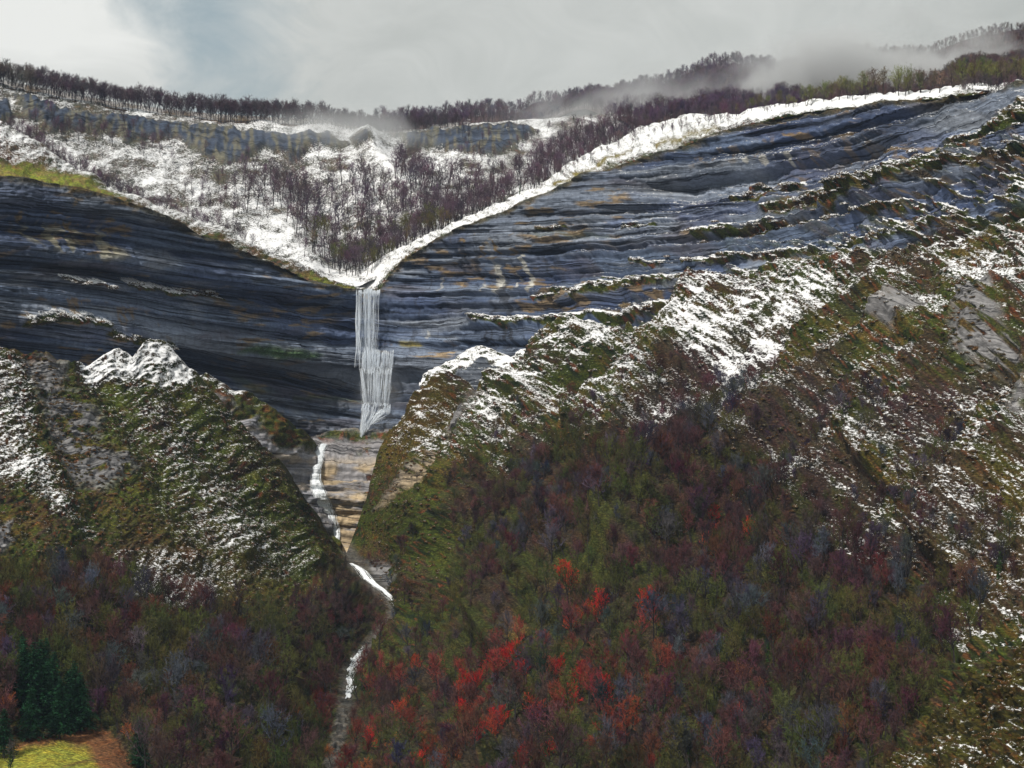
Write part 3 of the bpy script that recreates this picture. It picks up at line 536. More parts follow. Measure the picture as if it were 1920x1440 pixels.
def val_paint(px, py, G, N):
    wx, wy = warp(px, py, 12, 30, 71)
    col = veg_colour(px, py, 1.0, 310)
    # greener on the left spur, brown heath under the woods
    col = mx(col, C(.075, .098, .014), poly(wx, wy, [(120, 690), (340, 720), (650, 1040), (600, 1100), (420, 1100), (200, 950), (150, 780)], 30) * sst(.38, .62, fbm(px / 18, py / 12, 4, 316)) * .75)
    col = mx(col, STRAW * .8, poly(wx, wy, [(200, 960), (450, 1000), (560, 1120), (420, 1150), (250, 1080)], 30) * .4)
    col = mx(col, GREEN * 1.1, poly(wx, wy, [(690, 960), (760, 900), (860, 880), (830, 1000), (760, 1180), (700, 1240), (760, 1080)], 20) * .6)
    col = mx(col, RUST * .9, sst(.48, .62, fbm(px / 40, py / 25, 3, 315)) * poly(wx, wy, [(330, 1040), (440, 1090), (430, 1140), (360, 1110)], 14) * .7)
    col = mx(col, BRIGHT * .7, poly(wx, wy, [(1020, 1120), (1140, 1050), (1200, 1040), (1160, 1120), (1080, 1170)], 14) * .6)
    col = mx(col, C(.36, .20, .07), poly(wx, wy, [(955, 1195), (985, 1175), (1000, 1185), (975, 1215)], 6))
    col = mx(col, STRAW * 1.1, line(wx, wy, [(1560, 890), (1500, 1020)], 20) * .7 + line(wx, wy, [(1430, 870), (1300, 970)], 16) * .5)  # straw grass on two ribs, with the sunlight on their crests painted in
    col = mx(col, STRAW, poly(wx, wy, [(1760, 1020), (1930, 900), (1990, 1050), (1850, 1200), (1760, 1250)], 30) * .5)
    col = mx(col, STRAW * 1.1, poly(wx, wy, [(700, 800), (850, 705), (870, 800), (740, 900)], 14) * .5)
    col = mx(col, C(.040, .024, .028), .65 * sst(.38, .58, fbm((px * .66 + py * .75) / 50, (-px * .75 + py * .66) / 160, 4, 318)) * poly(wx, wy, [(900, 880), (1050, 740), (1250, 640), (1600, 600), (1930, 700), (1930, 1150), (1500, 1100), (1100, 1000)], 60))
    wood = forest_mask(px, py)
    col = mx(col, mx(np.broadcast_to(C(.034, .02, .018), px.shape + (3,)), C(.03, .036, .010), sst(.4, .6, fbm(px / 28, py / 18, 3, 320))), np.clip(wood, 0, 1) * .8)
    me_ = poly(px, py, MEADOW, 5)
    edge = poly(px, py, MEADOW, 26)
    mcol = mx(np.broadcast_to(C(.24, .25, .035), px.shape + (3,)).copy(), C(.15, .07, .03), sst(.8, .15, poly(wx, wy, [(-80, 1425), (30, 1402), (110, 1395), (160, 1400), (190, 1450), (200, 1540), (-80, 1540)], 16)))
    mcol = mx(mcol, C(.10, .045, .02), .7 * line(px, py, [(190, 1370), (215, 1400), (240, 1440)], 14)); mcol = mx(mcol, C(.10, .045, .02), line(px, py, [(120, 1437), (180, 1422)], 3) * .7)
    mcol = mcol * (.8 + .4 * fbm(px / 6, py / 2.5, 3, 330))[..., None]
    col = mx(col, mcol, me_)
    rk = slabs(px, py) * (1 - me_)
    rcol = mx(np.broadcast_to(C(.22, .235, .27), px.shape + (3,)).copy(), TAN * .7, poly(wx, wy, [(690, 950), (850, 830), (880, 900), (800, 1000)], 16) * .7 + .2)
    col = mx(col, rcol, rk)
    cr = sst(20, 6, dist_creek(px, py) + (vn(px / 6, py / 5, 340) - .5) * 8)
    col = mx(col, mx(np.broadcast_to(C(.16, .15, .14), px.shape + (3,)), C(.05, .05, .04), fbm(px / 5, py / 4, 3, 341)), cr); 
    snow = snow_zone(px, py) * (1 - rk * .9) * (1 - me_) * (1 - cr)
    snow = np.where(sst(0, 1, forest_mask(px, py)) > .6, snow * .3, snow)
    return out(col, snow, np.clip(rk + cr * .5, 0, 1))
F_POLYS = [[(-80, 1110), (60, 1120), (150, 1075), (300, 1135), (450, 1165), (560, 1150), (650, 1050), (700, 1060), (745, 1130), (700, 1190), (650, 1240), (620, 1300), (640, 1520), (-80, 1520)],
           [(640, 1300), (700, 1270), (800, 1240), (870, 1150), (870, 990), (900, 880), (960, 870), (1080, 850), (1180, 835), (1290, 830), (1340, 870), (1300, 920), (1420, 900), (1500, 890), (1480, 1020), (1560, 950), (1640, 960), (1600, 1060), (1700, 1090), (1760, 1180), (1800, 1280), (1880, 1200), (1760, 1330), (1640, 1520), (640, 1520)]]
def forest_mask(px, py):
    wx, wy = warp(px, py, 16, 40, 81)
    m = np.maximum(poly(wx, wy, F_POLYS[0], 14), poly(wx, wy, F_POLYS[1], 18))
    return m * (1 - poly(px, py, MEADOW, 4))
valley = make_sheet('valley_slopes', -60, 1990, curve(SLOPE_TOP), lambda x: np.full(np.shape(x), 1500.0), val_D, 2.1, val_disp, val_paint, M_ter, back=8, drop=.9, jag=15, label='steep slopes of tussock grass, snow and woods on both sides of the creek')

# ---- near ridge, bottom right --------------------------------------------------
NEAR_TOP = [(1590, 1500), (1650, 1445), (1700, 1398), (1780, 1322), (1850, 1262), (1920, 1200), (1990, 1145)]
near_D = rbf([(1590, 1500, 415), (1700, 1398, 412), (1920, 1200, 405), (1990, 1145, 402), (1700, 1540, 370), (1990, 1540, 345), (1990, 1300, 378)])
def near_disp(px, py, G):
    return (fbm(px / 50, py / 40, 4, 350) - .5) * 6 + (fbm(px / 15, py / 9, 4, 351) - .5) * 3.2 + (fbm(px / 5, py / 3.5, 3, 352) - .5) * .9
def near_paint(px, py, G, N):
    a = fbm(px / 30, py / 20, 4, 360); b = fbm(px / 9, py / 6, 4, 361)
    col = mx(np.broadcast_to(C(.085, .058, .012), px.shape + (3,)).copy(), C(.03, .026, .008), sst(.42, .58, b)); col = mx(col, C(.13, .105, .02), sst(.5, .65, a) * .7)
    col = mx(col, C(.16, .06, .02), sst(.6, .7, fbm(px / 12, py / 8, 3, 365)) * .7)
    d = py - curve(NEAR_TOP)(px)
    return out(col * C(.48, .58, .6), .34 * sst(.57, .66, fbm(px / 24, py / 12, 3, 368)) * sst(30, 70, d) * sst(1600, 1780, px + (py - 1300) * .3) + (a - .5) * .3, np.zeros(px.shape))  # whole ridge colour darkened to stand for a cloud shadow
near = make_sheet('near_ridge', 1590, 1990, curve(NEAR_TOP), lambda x: np.full(np.shape(x), 1545.0), near_D, 1.9, near_disp, near_paint, M_ter, back=5, drop=5.0, label='mossy ridge painted as in cloud shadow, nearest the camera at lower right')

# ---- ground far below and around
gx = np.linspace(-4000, 4000, 41); gy = np.linspace(-1500, 6000, 41); GX, GY = np.meshgrid(gx, gy)
GG = np.stack([GX, GY, np.where(GY > 1500, 5.0, -60.0) + (fbm(GX / 900, GY / 900, 3, 400) - .5) * 40], -1)
PXY = (GX, GX)
g = grid_mesh('ground', GG, out(np.broadcast_to(C(.07, .06, .035), GX.shape + (3,)), np.zeros(GX.shape), np.zeros(GX.shape)), M_ter); g['kind'] = 'structure'
#@@PART2
# ================================================================== plants
def leafy_mat(name, base, tint_amt=1.0, spread=.5, up_snow=0.0):
    m, t, b = new_mat(name)
    ti = nd(t, 'ShaderNodeAttribute', attribute_name='tint', attribute_type='INSTANCER').outputs[0]
    p = nd(t, 'ShaderNodeNewGeometry'); n = noise_n(t, p.outputs['Position'], .5, 3, .6)
    c = mixc(t, tint_amt, base, ti) if tint_amt else nd(t, 'ShaderNodeRGB').outputs[0]
    if not tint_amt: c.node.outputs[0].default_value = base + (1,)
    c = mixc(t, 1.0, c, ramp(t, n, [(.3, 1 - spread), (.7, 1 + spread)]), 'MULTIPLY')
    if up_snow: c = mixc(t, ramp(t, noise_n(t, p.outputs['Position'], .13, 3, .6), [(.4, 0.0), (.6, 1.0)]), c, mixc(t, 1.0, c, (2.0, 1.1, .8), 'MULTIPLY'))
    if up_snow:
        sx = nd(t, 'ShaderNodeSeparateXYZ'); lk(t, p.outputs['True Normal'], sx.inputs[0])
        up = math_n(t, 'ABSOLUTE', sx.outputs[2])
        sr = nd(t, 'ShaderNodeSeparateColor'); lk(t, ti, sr.inputs[0])
        c = mixc(t, math_n(t, 'MULTIPLY', math_n(t, 'SUBTRACT', math_n(t, 'ADD', math_n(t, 'ADD', up, math_n(t, 'MULTIPLY', n, .3)), sr.outputs[0]), 1.06), 16.0, clamp=True), c, (.86, .87, .9))
    lk(t, c, b.inputs['Base Color']); b.inputs['Roughness'].default_value = .8
    return m
M_twig = leafy_mat('bare_twigs', (.1, .06, .06))
M_leaf = leafy_mat('tinted_leaves', (.2, .05, .03), 1.0, .6)
M_ivy = leafy_mat('ivy_leaves', (.035, .085, .02), 0.0, .7)
M_needle = leafy_mat('conifer_needles', (.010, .048, .018), 0.0, .8)
M_bush = leafy_mat('heath_bush', (.05, .045, .018), 0.0, .9, .34)
M_bark, t, b = new_mat('grey_bark')
pp = nd(t, 'ShaderNodeNewGeometry').outputs['Position']
lk(t, ramp(t, noise_n(t, mapping(t, pp, (1, 1, .3)), 3, 4, .6), [(.3, (.012, .010, .011)), (.6, (.035, .03, .03)), (.75, (.12, .115, .10))]), b.inputs['Base Color'])

class MB:
    def __init__(s): s.v = []; s.f = []; s.m = []
    def tube(s, pts, rad, n=5, mi=0):
        b0 = len(s.v); k = len(pts)
        for i in range(k):
            p = pts[i]; d = (pts[min(i + 1, k - 1)] - pts[max(i - 1, 0)]); d = d / (np.linalg.norm(d) + 1e-9)
            a = np.cross(d, (0, 0, 1.0) if abs(d[2]) < .9 else (1.0, 0, 0)); a /= np.linalg.norm(a); c = np.cross(d, a)
            for j in range(n):
                g = 2 * math.pi * j / n; s.v.append(p + (a * math.cos(g) + c * math.sin(g)) * rad[i])
        for i in range(k - 1):
            for j in range(n):
                s.f.append((b0 + i * n + j, b0 + i * n + (j + 1) % n, b0 + (i + 1) * n + (j + 1) % n, b0 + (i + 1) * n + j)); s.m.append(mi)
    def spike(s, a, b, w, mi=0):
        d = b - a; r = np.cross(d, rs.normal(size=3)); r = r / (np.linalg.norm(r) + 1e-9) * w * .5
        i = len(s.v); s.v += [a - r, a + r, b]; s.f.append((i, i + 1, i + 2)); s.m.append(mi)
    def leaf(s, p, sz, mi=0, nrm=None):
        a = rs.normal(size=3); a /= np.linalg.norm(a); c = np.cross(a, rs.normal(size=3)); c /= np.linalg.norm(c) + 1e-9
        if nrm is not None:
            a = np.cross(nrm, a); a /= np.linalg.norm(a) + 1e-9; c = np.cross(nrm, a)
        i = len(s.v); s.v += [p - a * sz, p + c * sz * .6, p + a * sz, p - c * sz * .6]; s.f.append((i, i + 1, i + 2, i + 3)); s.m.append(mi)
    def mesh(s, name, mats):
        me = bpy.data.meshes.new(name); me.from_pydata([tuple(map(float, v)) for v in s.v], [], s.f)
        for q in mats: me.materials.append(q)
        me.polygons.foreach_set('material_index', s.m); me.update(); return me
def joined(a, b, name, mats, shift=1):
    c = MB(); c.v = a.v + b.v; n = len(a.v); c.f = a.f + [tuple(i + n for i in f) for f in b.f]; c.m = a.m + [m + shift for m in b.m]
    return c.mesh(name, mats)
rs = np.random.default_rng(11)
def unit(v): return v / (np.linalg.norm(v) + 1e-9)
def bare_tree_mesh(H=14, spread=.33, forks=1, twigs=1.0, leaves=0, ivy=0, shape=1.0, lo=.3):
    """trunk with main limbs, and a crown of branches and twigs (optionally leaves)"""
    T, Cr = MB(), MB(); lean = rs.normal(0, .04, 2)
    def along(p0, d0, L, k, wob, up):
        pts = [p0]; d = unit(d0)
        for i in range(k):
            d = unit(d + rs.normal(0, wob, 3) + np.array((0, 0, up))); pts.append(pts[-1] + d * L / k)
        return pts
    stems = []
    for f in range(forks):
        d0 = np.array((lean[0], lean[1], 1.0)) + (rs.normal(0, .16, 3) * (1, 1, 0) if forks > 1 else 0)
        pts = along(np.array((rs.normal(0, .15), rs.normal(0, .15), -1.0)), d0, H * rs.uniform(.8, .92), 7, .05, .02)
        r0 = H * .019 * (1 if forks == 1 else .7); T.tube(pts, [r0 * (1 - .85 * i / 7) for i in range(8)], 5); stems.append((pts, r0))
    n1 = int(11 / forks) + 2
    for pts, r0 in stems:
        for i in range(n1):
            t = lo + (1 - lo) * (i + rs.random() * .7) / n1; x = t * 7; a = int(min(x, 6)); p = pts[a] + (pts[a + 1] - pts[a]) * (x - a)
            ang = i * 2.4 + rs.random(); out_ = np.array((math.cos(ang), math.sin(ang), 0))
            L = H * spread * 1.18 * (1.3 - .8 * t) * rs.uniform(.75, 1.2) * shape
            lb = along(p, out_ + np.array((0, 0, .35 + 1.0 * t)), L, 4, .14, .16)
            T.tube(lb, [r0 * .55 * (1.1 - t * .6) * (1 - .2 * k) for k in range(5)], 4)
            for k in range(6):
                u = (.2 + .8 * (k + rs.random()) / 6) * 4; a2 = int(min(u, 3)); q = lb[a2] + (lb[a2 + 1] - lb[a2]) * (u - a2)
                d2 = unit(unit(lb[a2 + 1] - lb[a2]) + rs.normal(0, .75, 3) + (0, 0, .3)); L2 = L * .5 * rs.uniform(.6, 1.1)
                sb = along(q, d2, L2, 3, .2, .14); Cr.tube(sb, [.075, .06, .045, .025], 3)
                for h in range(int(4.2 * twigs)):
                    u3 = rs.random() * 3; a3 = int(min(u3, 2)); w = sb[a3] + (sb[a3 + 1] - sb[a3]) * (u3 - a3)
                    d3 = unit(unit(sb[a3 + 1] - sb[a3]) * .7 + rs.normal(0, .7, 3) + (0, 0, .45)); L3 = rs.uniform(.7, 1.6) * H / 14
                    e = w + d3 * L3; Cr.spike(w, e, .10)
                    for g_ in range(3):
                        s0 = w + d3 * L3 * rs.uniform(.2, .9); Cr.spike(s0, s0 + unit(d3 + rs.normal(0, .6, 3) + (0, 0, .2)) * rs.uniform(.4, .9), .085)
                    for g_ in range(leaves):
                        if rs.random() < .75: Cr.leaf(w + d3 * L3 * rs.uniform(.2, 1.1) + rs.normal(0, .15, 3), rs.uniform(.10, .2), 1)
    if ivy:
        for pts, r0 in stems:
            for i in range(420):
                x = rs.uniform(.3, 6.6); a = int(min(x, 6)); p = pts[a] + (pts[a + 1] - pts[a]) * (x - a)
                r = .55 * (.5 + rs.random()) * (1.15 - abs(x - 4) / 5); an = rs.random() * 6.28
                Cr.leaf(p + np.array((math.cos(an) * r, math.sin(an) * r, rs.normal(0, .2))), rs.uniform(.16, .32), 1)
    return T, Cr
def conifer_mesh(H=17, w=.2):
    T, Cr = MB(), MB(); T.tube([np.array((0, 0, -1.0)), np.array((0.1, 0, H * .5)), np.array((0, 0, H))], [H * .016, H * .01, .03], 6)
    z = H * .1
    while z < H * .985:
        r = H * w * (1 - z / H) ** .8 * rs.uniform(.75, 1.15) + .15; n = int(rs.integers(6, 9)); a0 = rs.random() * 6
        for j in range(n):
            a = a0 + 6.283 * j / n + rs.normal(0, .2); rr = r * rs.uniform(.7, 1.15); d = np.array((math.cos(a), math.sin(a), 0))
            for k in range(int(rr * 12) + 4):
                u = rs.uniform(.08, 1); p = np.array((0, 0, z)) + d * rr * u + np.array((0, 0, -.28 * rr * u * u + .1 * u)) + rs.normal(0, .1, 3) * (1, 1, .5) + np.cross(d, (0, 0, 1)) * rs.normal(0, .22) * rr * (1.1 - u)
                Cr.leaf(p, rs.uniform(.16, .36), 0, unit(np.array((0, 0, 1.0)) + rs.normal(0, .35, 3)))
        z += rs.uniform(.35, .6)
    return T, Cr
def bush_mesh(n=260, flat=.6):
    B = MB()
    for i in range(n):
        d = unit(rs.normal(size=3)); d[2] = abs(d[2]); r = rs.uniform(.6, 1.05) * (1 + .25 * math.sin(d[0] * 7) * math.cos(d[1] * 5))
        p = d * r * np.array((1, 1, flat)); B.leaf(p, rs.uniform(.12, .24), 0, unit(d + rs.normal(0, .5, 3)))
    return B
def set_tag(o, label, cat, group=None):
    o['label'] = label; o['category'] = cat
    if group: o['group'] = group
def tmpl(gen, n, tn, cn, cmats):
    L = []
    for i in range(n):
        T, Cr = gen(i); L.append((T.mesh(tn, [M_bark]), Cr.mesh(cn, cmats), joined(T, Cr, 'whole_tree', [M_bark] + cmats)))
    return L
TB = tmpl(lambda i: bare_tree_mesh(14, (.30, .36, .26, .4)[i % 4], (1, 1, 2, 1, 3, 1, 2)[i % 7], 1.0, 0, 0, 1.0, (.3, .25, .4, .3, .2, .45, .35)[i % 7]), 8, 'trunk', 'crown', [M_twig])
TS = tmpl(lambda i: bare_tree_mesh(16, (.27, .34, .3)[i % 3], (1, 2)[i % 2], .6, 0, 0, 1.0, (.5, .42)[i % 2]), 5, 'trunk', 'crown', [M_twig])
TL = tmpl(lambda i: bare_tree_mesh(13, (.34, .3, .38)[i % 3], (2, 1, 3)[i % 3], .8, 1, 0, 1.0, .25), 4, 'trunk', 'crown', [M_twig, M_leaf])
TR = tmpl(lambda i: bare_tree_mesh(12, (.34, .3, .38)[i % 3], (1, 2)[i % 2], .7, 2, 0, 1.0, .35), 4, 'trunk', 'leaf_crown', [M_twig, M_leaf])
TI = tmpl(lambda i: bare_tree_mesh(13, .26, 1, .6, 0, 1, 1.0, .45), 3, 'trunk', 'ivy_crown', [M_twig, M_ivy])
TCn = tmpl(lambda i: conifer_mesh(18, (.30, .34, .26)[i % 3]), 3, 'trunk', 'needle_crown', [M_needle])
TBush = [bush_mesh(260, f).mesh('bush', [M_bush]) for f in (.55, .75, .65)]

def place(name, kit, p, h, tint, label, cat='tree', group=None, parts=True, vi=None):
    v = kit[int(rs.integers(len(kit)))] if vi is None else kit[vi]; s = h; rz = rs.random() * 6.283
    sc = (s * rs.uniform(.85, 1.15), s * rs.uniform(.85, 1.15), s)
    if not parts:
        o = bpy.data.objects.new(name, v[2]); o['tint'] = list(map(float, tint))
        o.location = tuple(p); o.rotation_euler = (0, 0, rz); o.scale = sc; COL.objects.link(o); set_tag(o, label, cat, group); return o
    r = bpy.data.objects.new(name, None); r.empty_display_size = .5; r.location = tuple(p); r.rotation_euler = (0, 0, rz); r.scale = sc
    COL.objects.link(r); set_tag(r, label, cat, group)
    for me in v[:2]:
        c = bpy.data.objects.new(me.name.split('.')[0], me); c.parent = r; c['tint'] = list(map(float, tint)); COL.objects.link(c)
    return r
TEMPL_COLS = {}
def stuff_forest(name, kit, pts, tints, hs, label, cat):
    """one object whose geometry nodes set a whole tree on each point"""
    me = bpy.data.meshes.new(name); me.from_pydata([tuple(map(float, p)) for p in pts], [], [])
    n = len(pts)
    a = me.attributes.new('tint', 'FLOAT_COLOR', 'POINT'); a.data.foreach_set('color', np.concatenate([np.array(tints), np.ones((n, 1))], 1).reshape(-1))
    a = me.attributes.new('sc', 'FLOAT_VECTOR', 'POINT'); hv = np.array(hs); a.data.foreach_set('vector', np.stack([hv * rs.uniform(.8, 1.2, n), hv * rs.uniform(.8, 1.2, n), hv], 1).reshape(-1))
    a = me.attributes.new('rz', 'FLOAT_VECTOR', 'POINT'); a.data.foreach_set('vector', np.stack([rs.normal(0, .04, n), rs.normal(0, .04, n), rs.random(n) * 6.283], 1).reshape(-1))
    a = me.attributes.new('pick', 'INT', 'POINT'); a.data.foreach_set('value', rs.integers(0, len(kit), n).astype(np.int32))
    key = id(kit)
    if key not in TEMPL_COLS:
        c = bpy.data.collections.new('tree_kinds')
        for i, k in enumerate(kit):
            o = bpy.data.objects.new('tree_kind', k[2] if isinstance(k, tuple) else k); c.objects.link(o)
        TEMPL_COLS[key] = c
    o = bpy.data.objects.new(name, me); COL.objects.link(o); o['kind'] = 'stuff'; set_tag(o, label, cat)
    gt = bpy.data.node_groups.new('scatter', 'GeometryNodeTree')
    gt.interface.new_socket('Geometry', in_out='INPUT', socket_type='NodeSocketGeometry'); gt.interface.new_socket('Geometry', in_out='OUTPUT', socket_type='NodeSocketGeometry')
    gi = nd(gt, 'NodeGroupInput'); go = nd(gt, 'NodeGroupOutput'); ip = nd(gt, 'GeometryNodeInstanceOnPoints'); ci = nd(gt, 'GeometryNodeCollectionInfo')
    ci.inputs['Collection'].default_value = TEMPL_COLS[key]; ci.inputs['Separate Children'].default_value = True; ci.inputs['Reset Children'].default_value = True
    def na(nm, ty): q = nd(gt, 'GeometryNodeInputNamedAttribute', data_type=ty); q.inputs[0].default_value = nm; return q.outputs[0]
    lk(gt, gi.outputs[0], ip.inputs['Points']); lk(gt, ci.outputs[0], ip.inputs['Instance']); ip.inputs['Pick Instance'].default_value = True
    lk(gt, na('pick', 'INT'), ip.inputs['Instance Index']); lk(gt, na('rz', 'FLOAT_VECTOR'), ip.inputs['Rotation']); lk(gt, na('sc', 'FLOAT_VECTOR'), ip.inputs['Scale'])
    lk(gt, ip.outputs[0], go.inputs[0])
    md = o.modifiers.new('scatter', 'NODES'); md.node_group = gt
    return o

# tints
PUR = C(.072, .031, .033); BRN = C(.085, .038, .024); GRY = C(.055, .05, .068); OLI = C(.11, .105, .035); ORG = C(.32, .10, .03); RED = C(.38, .014, .012); REDO = C(.36, .045, .018); DRK = C(.06, .04, .05); LICH = C(.062, .066, .018)
def jit(c, a=.30): return np.clip(c * (1 + rs.normal(0, a, 3) * .6 + rs.normal(0, a)), .005, 1)
def scatter_px(pl, n, mind, sheet, dens=None, off=None):
    """random spots inside a polygon of the photo, kept mind pixels apart, each dropped on the sheet of land there"""
    xs = [p[0] for p in pl]; ys = [p[1] for p in pl]; res = []; cell = {}; tries = 0
    m = 6000; 
    while len(res) < n and tries < 40:
        tries += 1; x = rs.uniform(min(xs), max(xs), m); y = rs.uniform(min(ys), max(ys), m); ok = poly(x, y, pl, .5) > .5
        if dens is not None: ok &= rs.random(m) < dens(x, y)
        for a, b in zip(x[ok], y[ok]):
            md = mind(a, b) if callable(mind) else mind; k = (int(a // 16), int(b // 16)); bad = False
            for i in (-1, 0, 1):
                for j in (-1, 0, 1):
                    for q in cell.get((k[0] + i, k[1] + j), ()):
                        if (q[0] - a) ** 2 + ((q[1] - b) * 1.5) ** 2 < md * md: bad = True; break
            if bad: continue
            p = sheet.at(a, b)
            if p is None: continue
            cell.setdefault(k, []).append((a, b)); res.append((a, b, p))
            if len(res) >= n: break
    return res
def inpoly(x, y, pl): return float(poly(np.array([x]), np.array([y]), pl, .5)[0]) > .5

# ---- conifers above the meadow ------------------------------------------------
CW = ['left front', 'middle front', 'tallest middle', 'back left', 'back middle', 'right front', 'rightmost low', 'lowest left', 'lowest middle', 'highest left', 'highest middle', 'back right']
for i, (x, y, h) in enumerate([(42, 1330, 22), (62, 1345, 24), (90, 1358, 21), (78, 1310, 20), (105, 1340, 22), (128, 1368, 20), (150, 1372, 19), (58, 1385, 16), (112, 1385, 19), (35, 1295, 17), (88, 1290, 17), (140, 1345, 19)]):
    place('conifer', TCn, valley.at(x, y), h / 18 * .95, (0, 0, 0), 'dark green conifer, the ' + CW[i] + ' one of the clump above the meadow', 'conifer', 'conifers above the meadow')
for x, y, h, lb in [(262, 1440, 15, 'lone dark conifer at the right corner of the meadow'), (8, 1420, 14, 'short bright green evergreen at the left edge beside the meadow'), (160, 1175, 8, 'small dark conifer among bare trees above the conifer clump')]:
    place('conifer', TCn, valley.at(x, min(y, 1490)), h / 18, (0, 0, 0), lb, 'conifer')

# ---- the woods on the valley slopes ---------------------------------------------
def notmeadow(x, y): return (1 - poly(x, y, [(p[0], p[1] + 4) for p in MEADOW], 4)) * (1 - poly(x, y, [(-80, 1400), (190, 1372), (262, 1420), (300, 1540), (-80, 1540)], 3))
def rib_gaps(x, y):
    q = x * .66 + y * .75; p = -x * .75 + y * .66
    return .1 + .9 * sst(.40, .58, fbm(q / 42, p / 240, 3, 530) + .35 * sst(1000, 1250, y))
def nocreek(x, y): return (1 - .75 * poly(x, y, [(640, 1100), (760, 1140), (860, 900), (930, 880), (900, 1060), (800, 1240), (700, 1290)], 20)) * sst(10, 24, dist_creek(x, y)) * sst(7, 18, dist_creek(x, y - 18)) * sst(7, 16, dist_creek(x, y - 34)) * (1 - poly(x, y, [(640, 1050), (700, 1060), (790, 1140), (780, 1200), (700, 1190), (640, 1110)], 6))
W1 = scatter_px(F_POLYS[0], 760, lambda x, y: 11 + 22 * max(0, (y - 1050) / 400), valley, lambda x, y: notmeadow(x, y) * nocreek(x, y) * (1 - poly(x, y, [(20, 1285), (90, 1270), (165, 1330), (175, 1385), (20, 1400)], 4)))
W2 = scatter_px(F_POLYS[1], 1300, lambda x, y: 11 + 22 * max(0, (y - 850) / 600), valley, lambda x, y: nocreek(x, y) * rib_gaps(x, y) * poly(x, y, F_POLYS[1] [:2] + [(820, 1240)] + F_POLYS[1][3:], 60) * (sst(.28, .48, fbm(x / 70, y / 45, 3, 500)) * .9 + .15) * (1 - .6 * poly(x, y, [(880, 860), (1000, 780), (1340, 700), (1360, 860), (1250, 880), (960, 960)], 30)) * (1 - .93 * poly(x, y, [(1000, 1110), (1150, 1050), (1190, 1060), (1090, 1180), (960, 1215)], 6)))
SP = scatter_px([(880, 900), (1000, 780), (1250, 700), (1450, 700), (1900, 900), (1900, 1180), (1700, 1100), (1450, 960), (1250, 900), (1100, 960), (900, 1100), (780, 1250), (740, 1240), (800, 1050)], 520, 12, valley, lambda x, y: rib_gaps(x, y) * sst(.3, .6, fbm(x / 80, y / 60, 3, 510)))
REDP = [(1070, 1100), (1055, 1085), (1085, 1090), (1120, 1145), (1100, 1160), (1135, 1150), (1220, 1135), (1215, 1150), (955, 1215), (940, 1225), (965, 1230), (910, 1225), (790, 1255), (850, 1290), (848, 1260), (860, 1240), (1100, 1250), (1120, 1230), (1085, 1265), (1070, 1290), (1130, 1260), (1040, 1245), (915, 1340), (925, 1365), (900, 1390), (940, 1330), (1050, 1300), (880, 1250), (1350, 985), (1335, 1320 - 300), (1420, 1010), (870, 1320), (960, 1400), (780, 1420), (1010, 1330), (1030, 1385), (700, 1380), (760, 1340), (1370, 1330), (1150, 1330), (1080, 1180)]
ORGP = [(1045, 1370), (850, 1395), (1390, 1255), (1385, 1250), (240, 1375), (470, 1255), (365, 1215), (232, 1135), (790, 1370), (1430, 1300), (690, 1440), (620, 1410), (740, 1400), (990, 1300), (830, 1340), (560, 1330), (1150, 1400), (10, 1320)]
IVYP = [(1690, 1190), (1695, 1215), (1490, 1215), (1465, 1105), (1140, 1290), (1420, 1130), (1155, 1275), (412, 1185), (430, 1200), (820, 1270), (1390, 1390), (1295, 1425), (1000, 1280), (700, 1270), (685, 1290), (430, 1320), (265, 1290), (350, 1335), (950, 1060), (960, 1045), (560, 1370), (600, 1330), (1590, 1420), (1445, 1245), (1560, 1130), (1230, 1350), (20, 1440), (155, 1230), (1870, 1060)]
def region(x, y): return 'left' if x < 640 else ('middle' if x < 1200 else 'right')
RN = {'left': 'on the lower left slope', 'middle': 'on the lower slope right of the creek', 'right': 'on the lower right slope'}
special = []
LM = [(90, 1330, 'beside the conifer clump at lower left'), (270, 1430, 'at the right corner of the meadow'), (30, 1190, 'at the left edge above the conifers'), (300, 1170, 'below the last snow flecks of the left spur'), (480, 1200, 'in the upper wood of the left slope'), (640, 1130, 'just left of the slanting cascade'), (330, 1300, 'in the middle of the left wood'),
      (450, 1400, 'at the bottom edge between meadow and stream'), (560, 1300, 'left of the broken stream'), (640, 1400, 'below the end of the stream'), (690, 1250, 'beside the broken stream'), (780, 1210, 'under the green spur right of the stream'), (860, 1280, 'around the brightest scarlet trees'), (960, 1200, 'beside the orange knoll'), (1110, 1250, 'below the red trees right of the knoll'),
      (1080, 1090, 'beside the highest red trees'), (930, 990, 'above the green spur right of the gorge'), (1180, 1000, 'along the grassy rib in mid slope'), (1120, 830, 'at the upper edge of the wood'), (1280, 780, 'among thin snow high on the right slope'), (1400, 1040, 'under the yellow grass ribs'), (1550, 1100, 'at the foot of the right hand rib'), (1500, 1250, 'deep in the dark lower right wood'), (1350, 1380, 'at the bottom edge right of centre'),
      (1280, 1180, 'in the middle of the right wood'), (1720, 1150, 'under the lowest snow patches at right'), (1600, 1390, 'beside the dark near ridge'), (1850, 1160, 'above the near ridge at the right edge'), (1100, 1400, 'at the bottom edge just right of centre'), (900, 1400, 'at the bottom edge in the centre'), (760, 1400, 'at the bottom edge left of centre'), (1650, 900, 'on the snow flecked right slope')]
def spot(x, y): return min(LM, key=lambda q: (q[0] - x) ** 2 + ((q[1] - y) * 1.3) ** 2)[2]
def sized(h, a, b): return 'low' if h < a else ('tall' if h > b else 'middling')
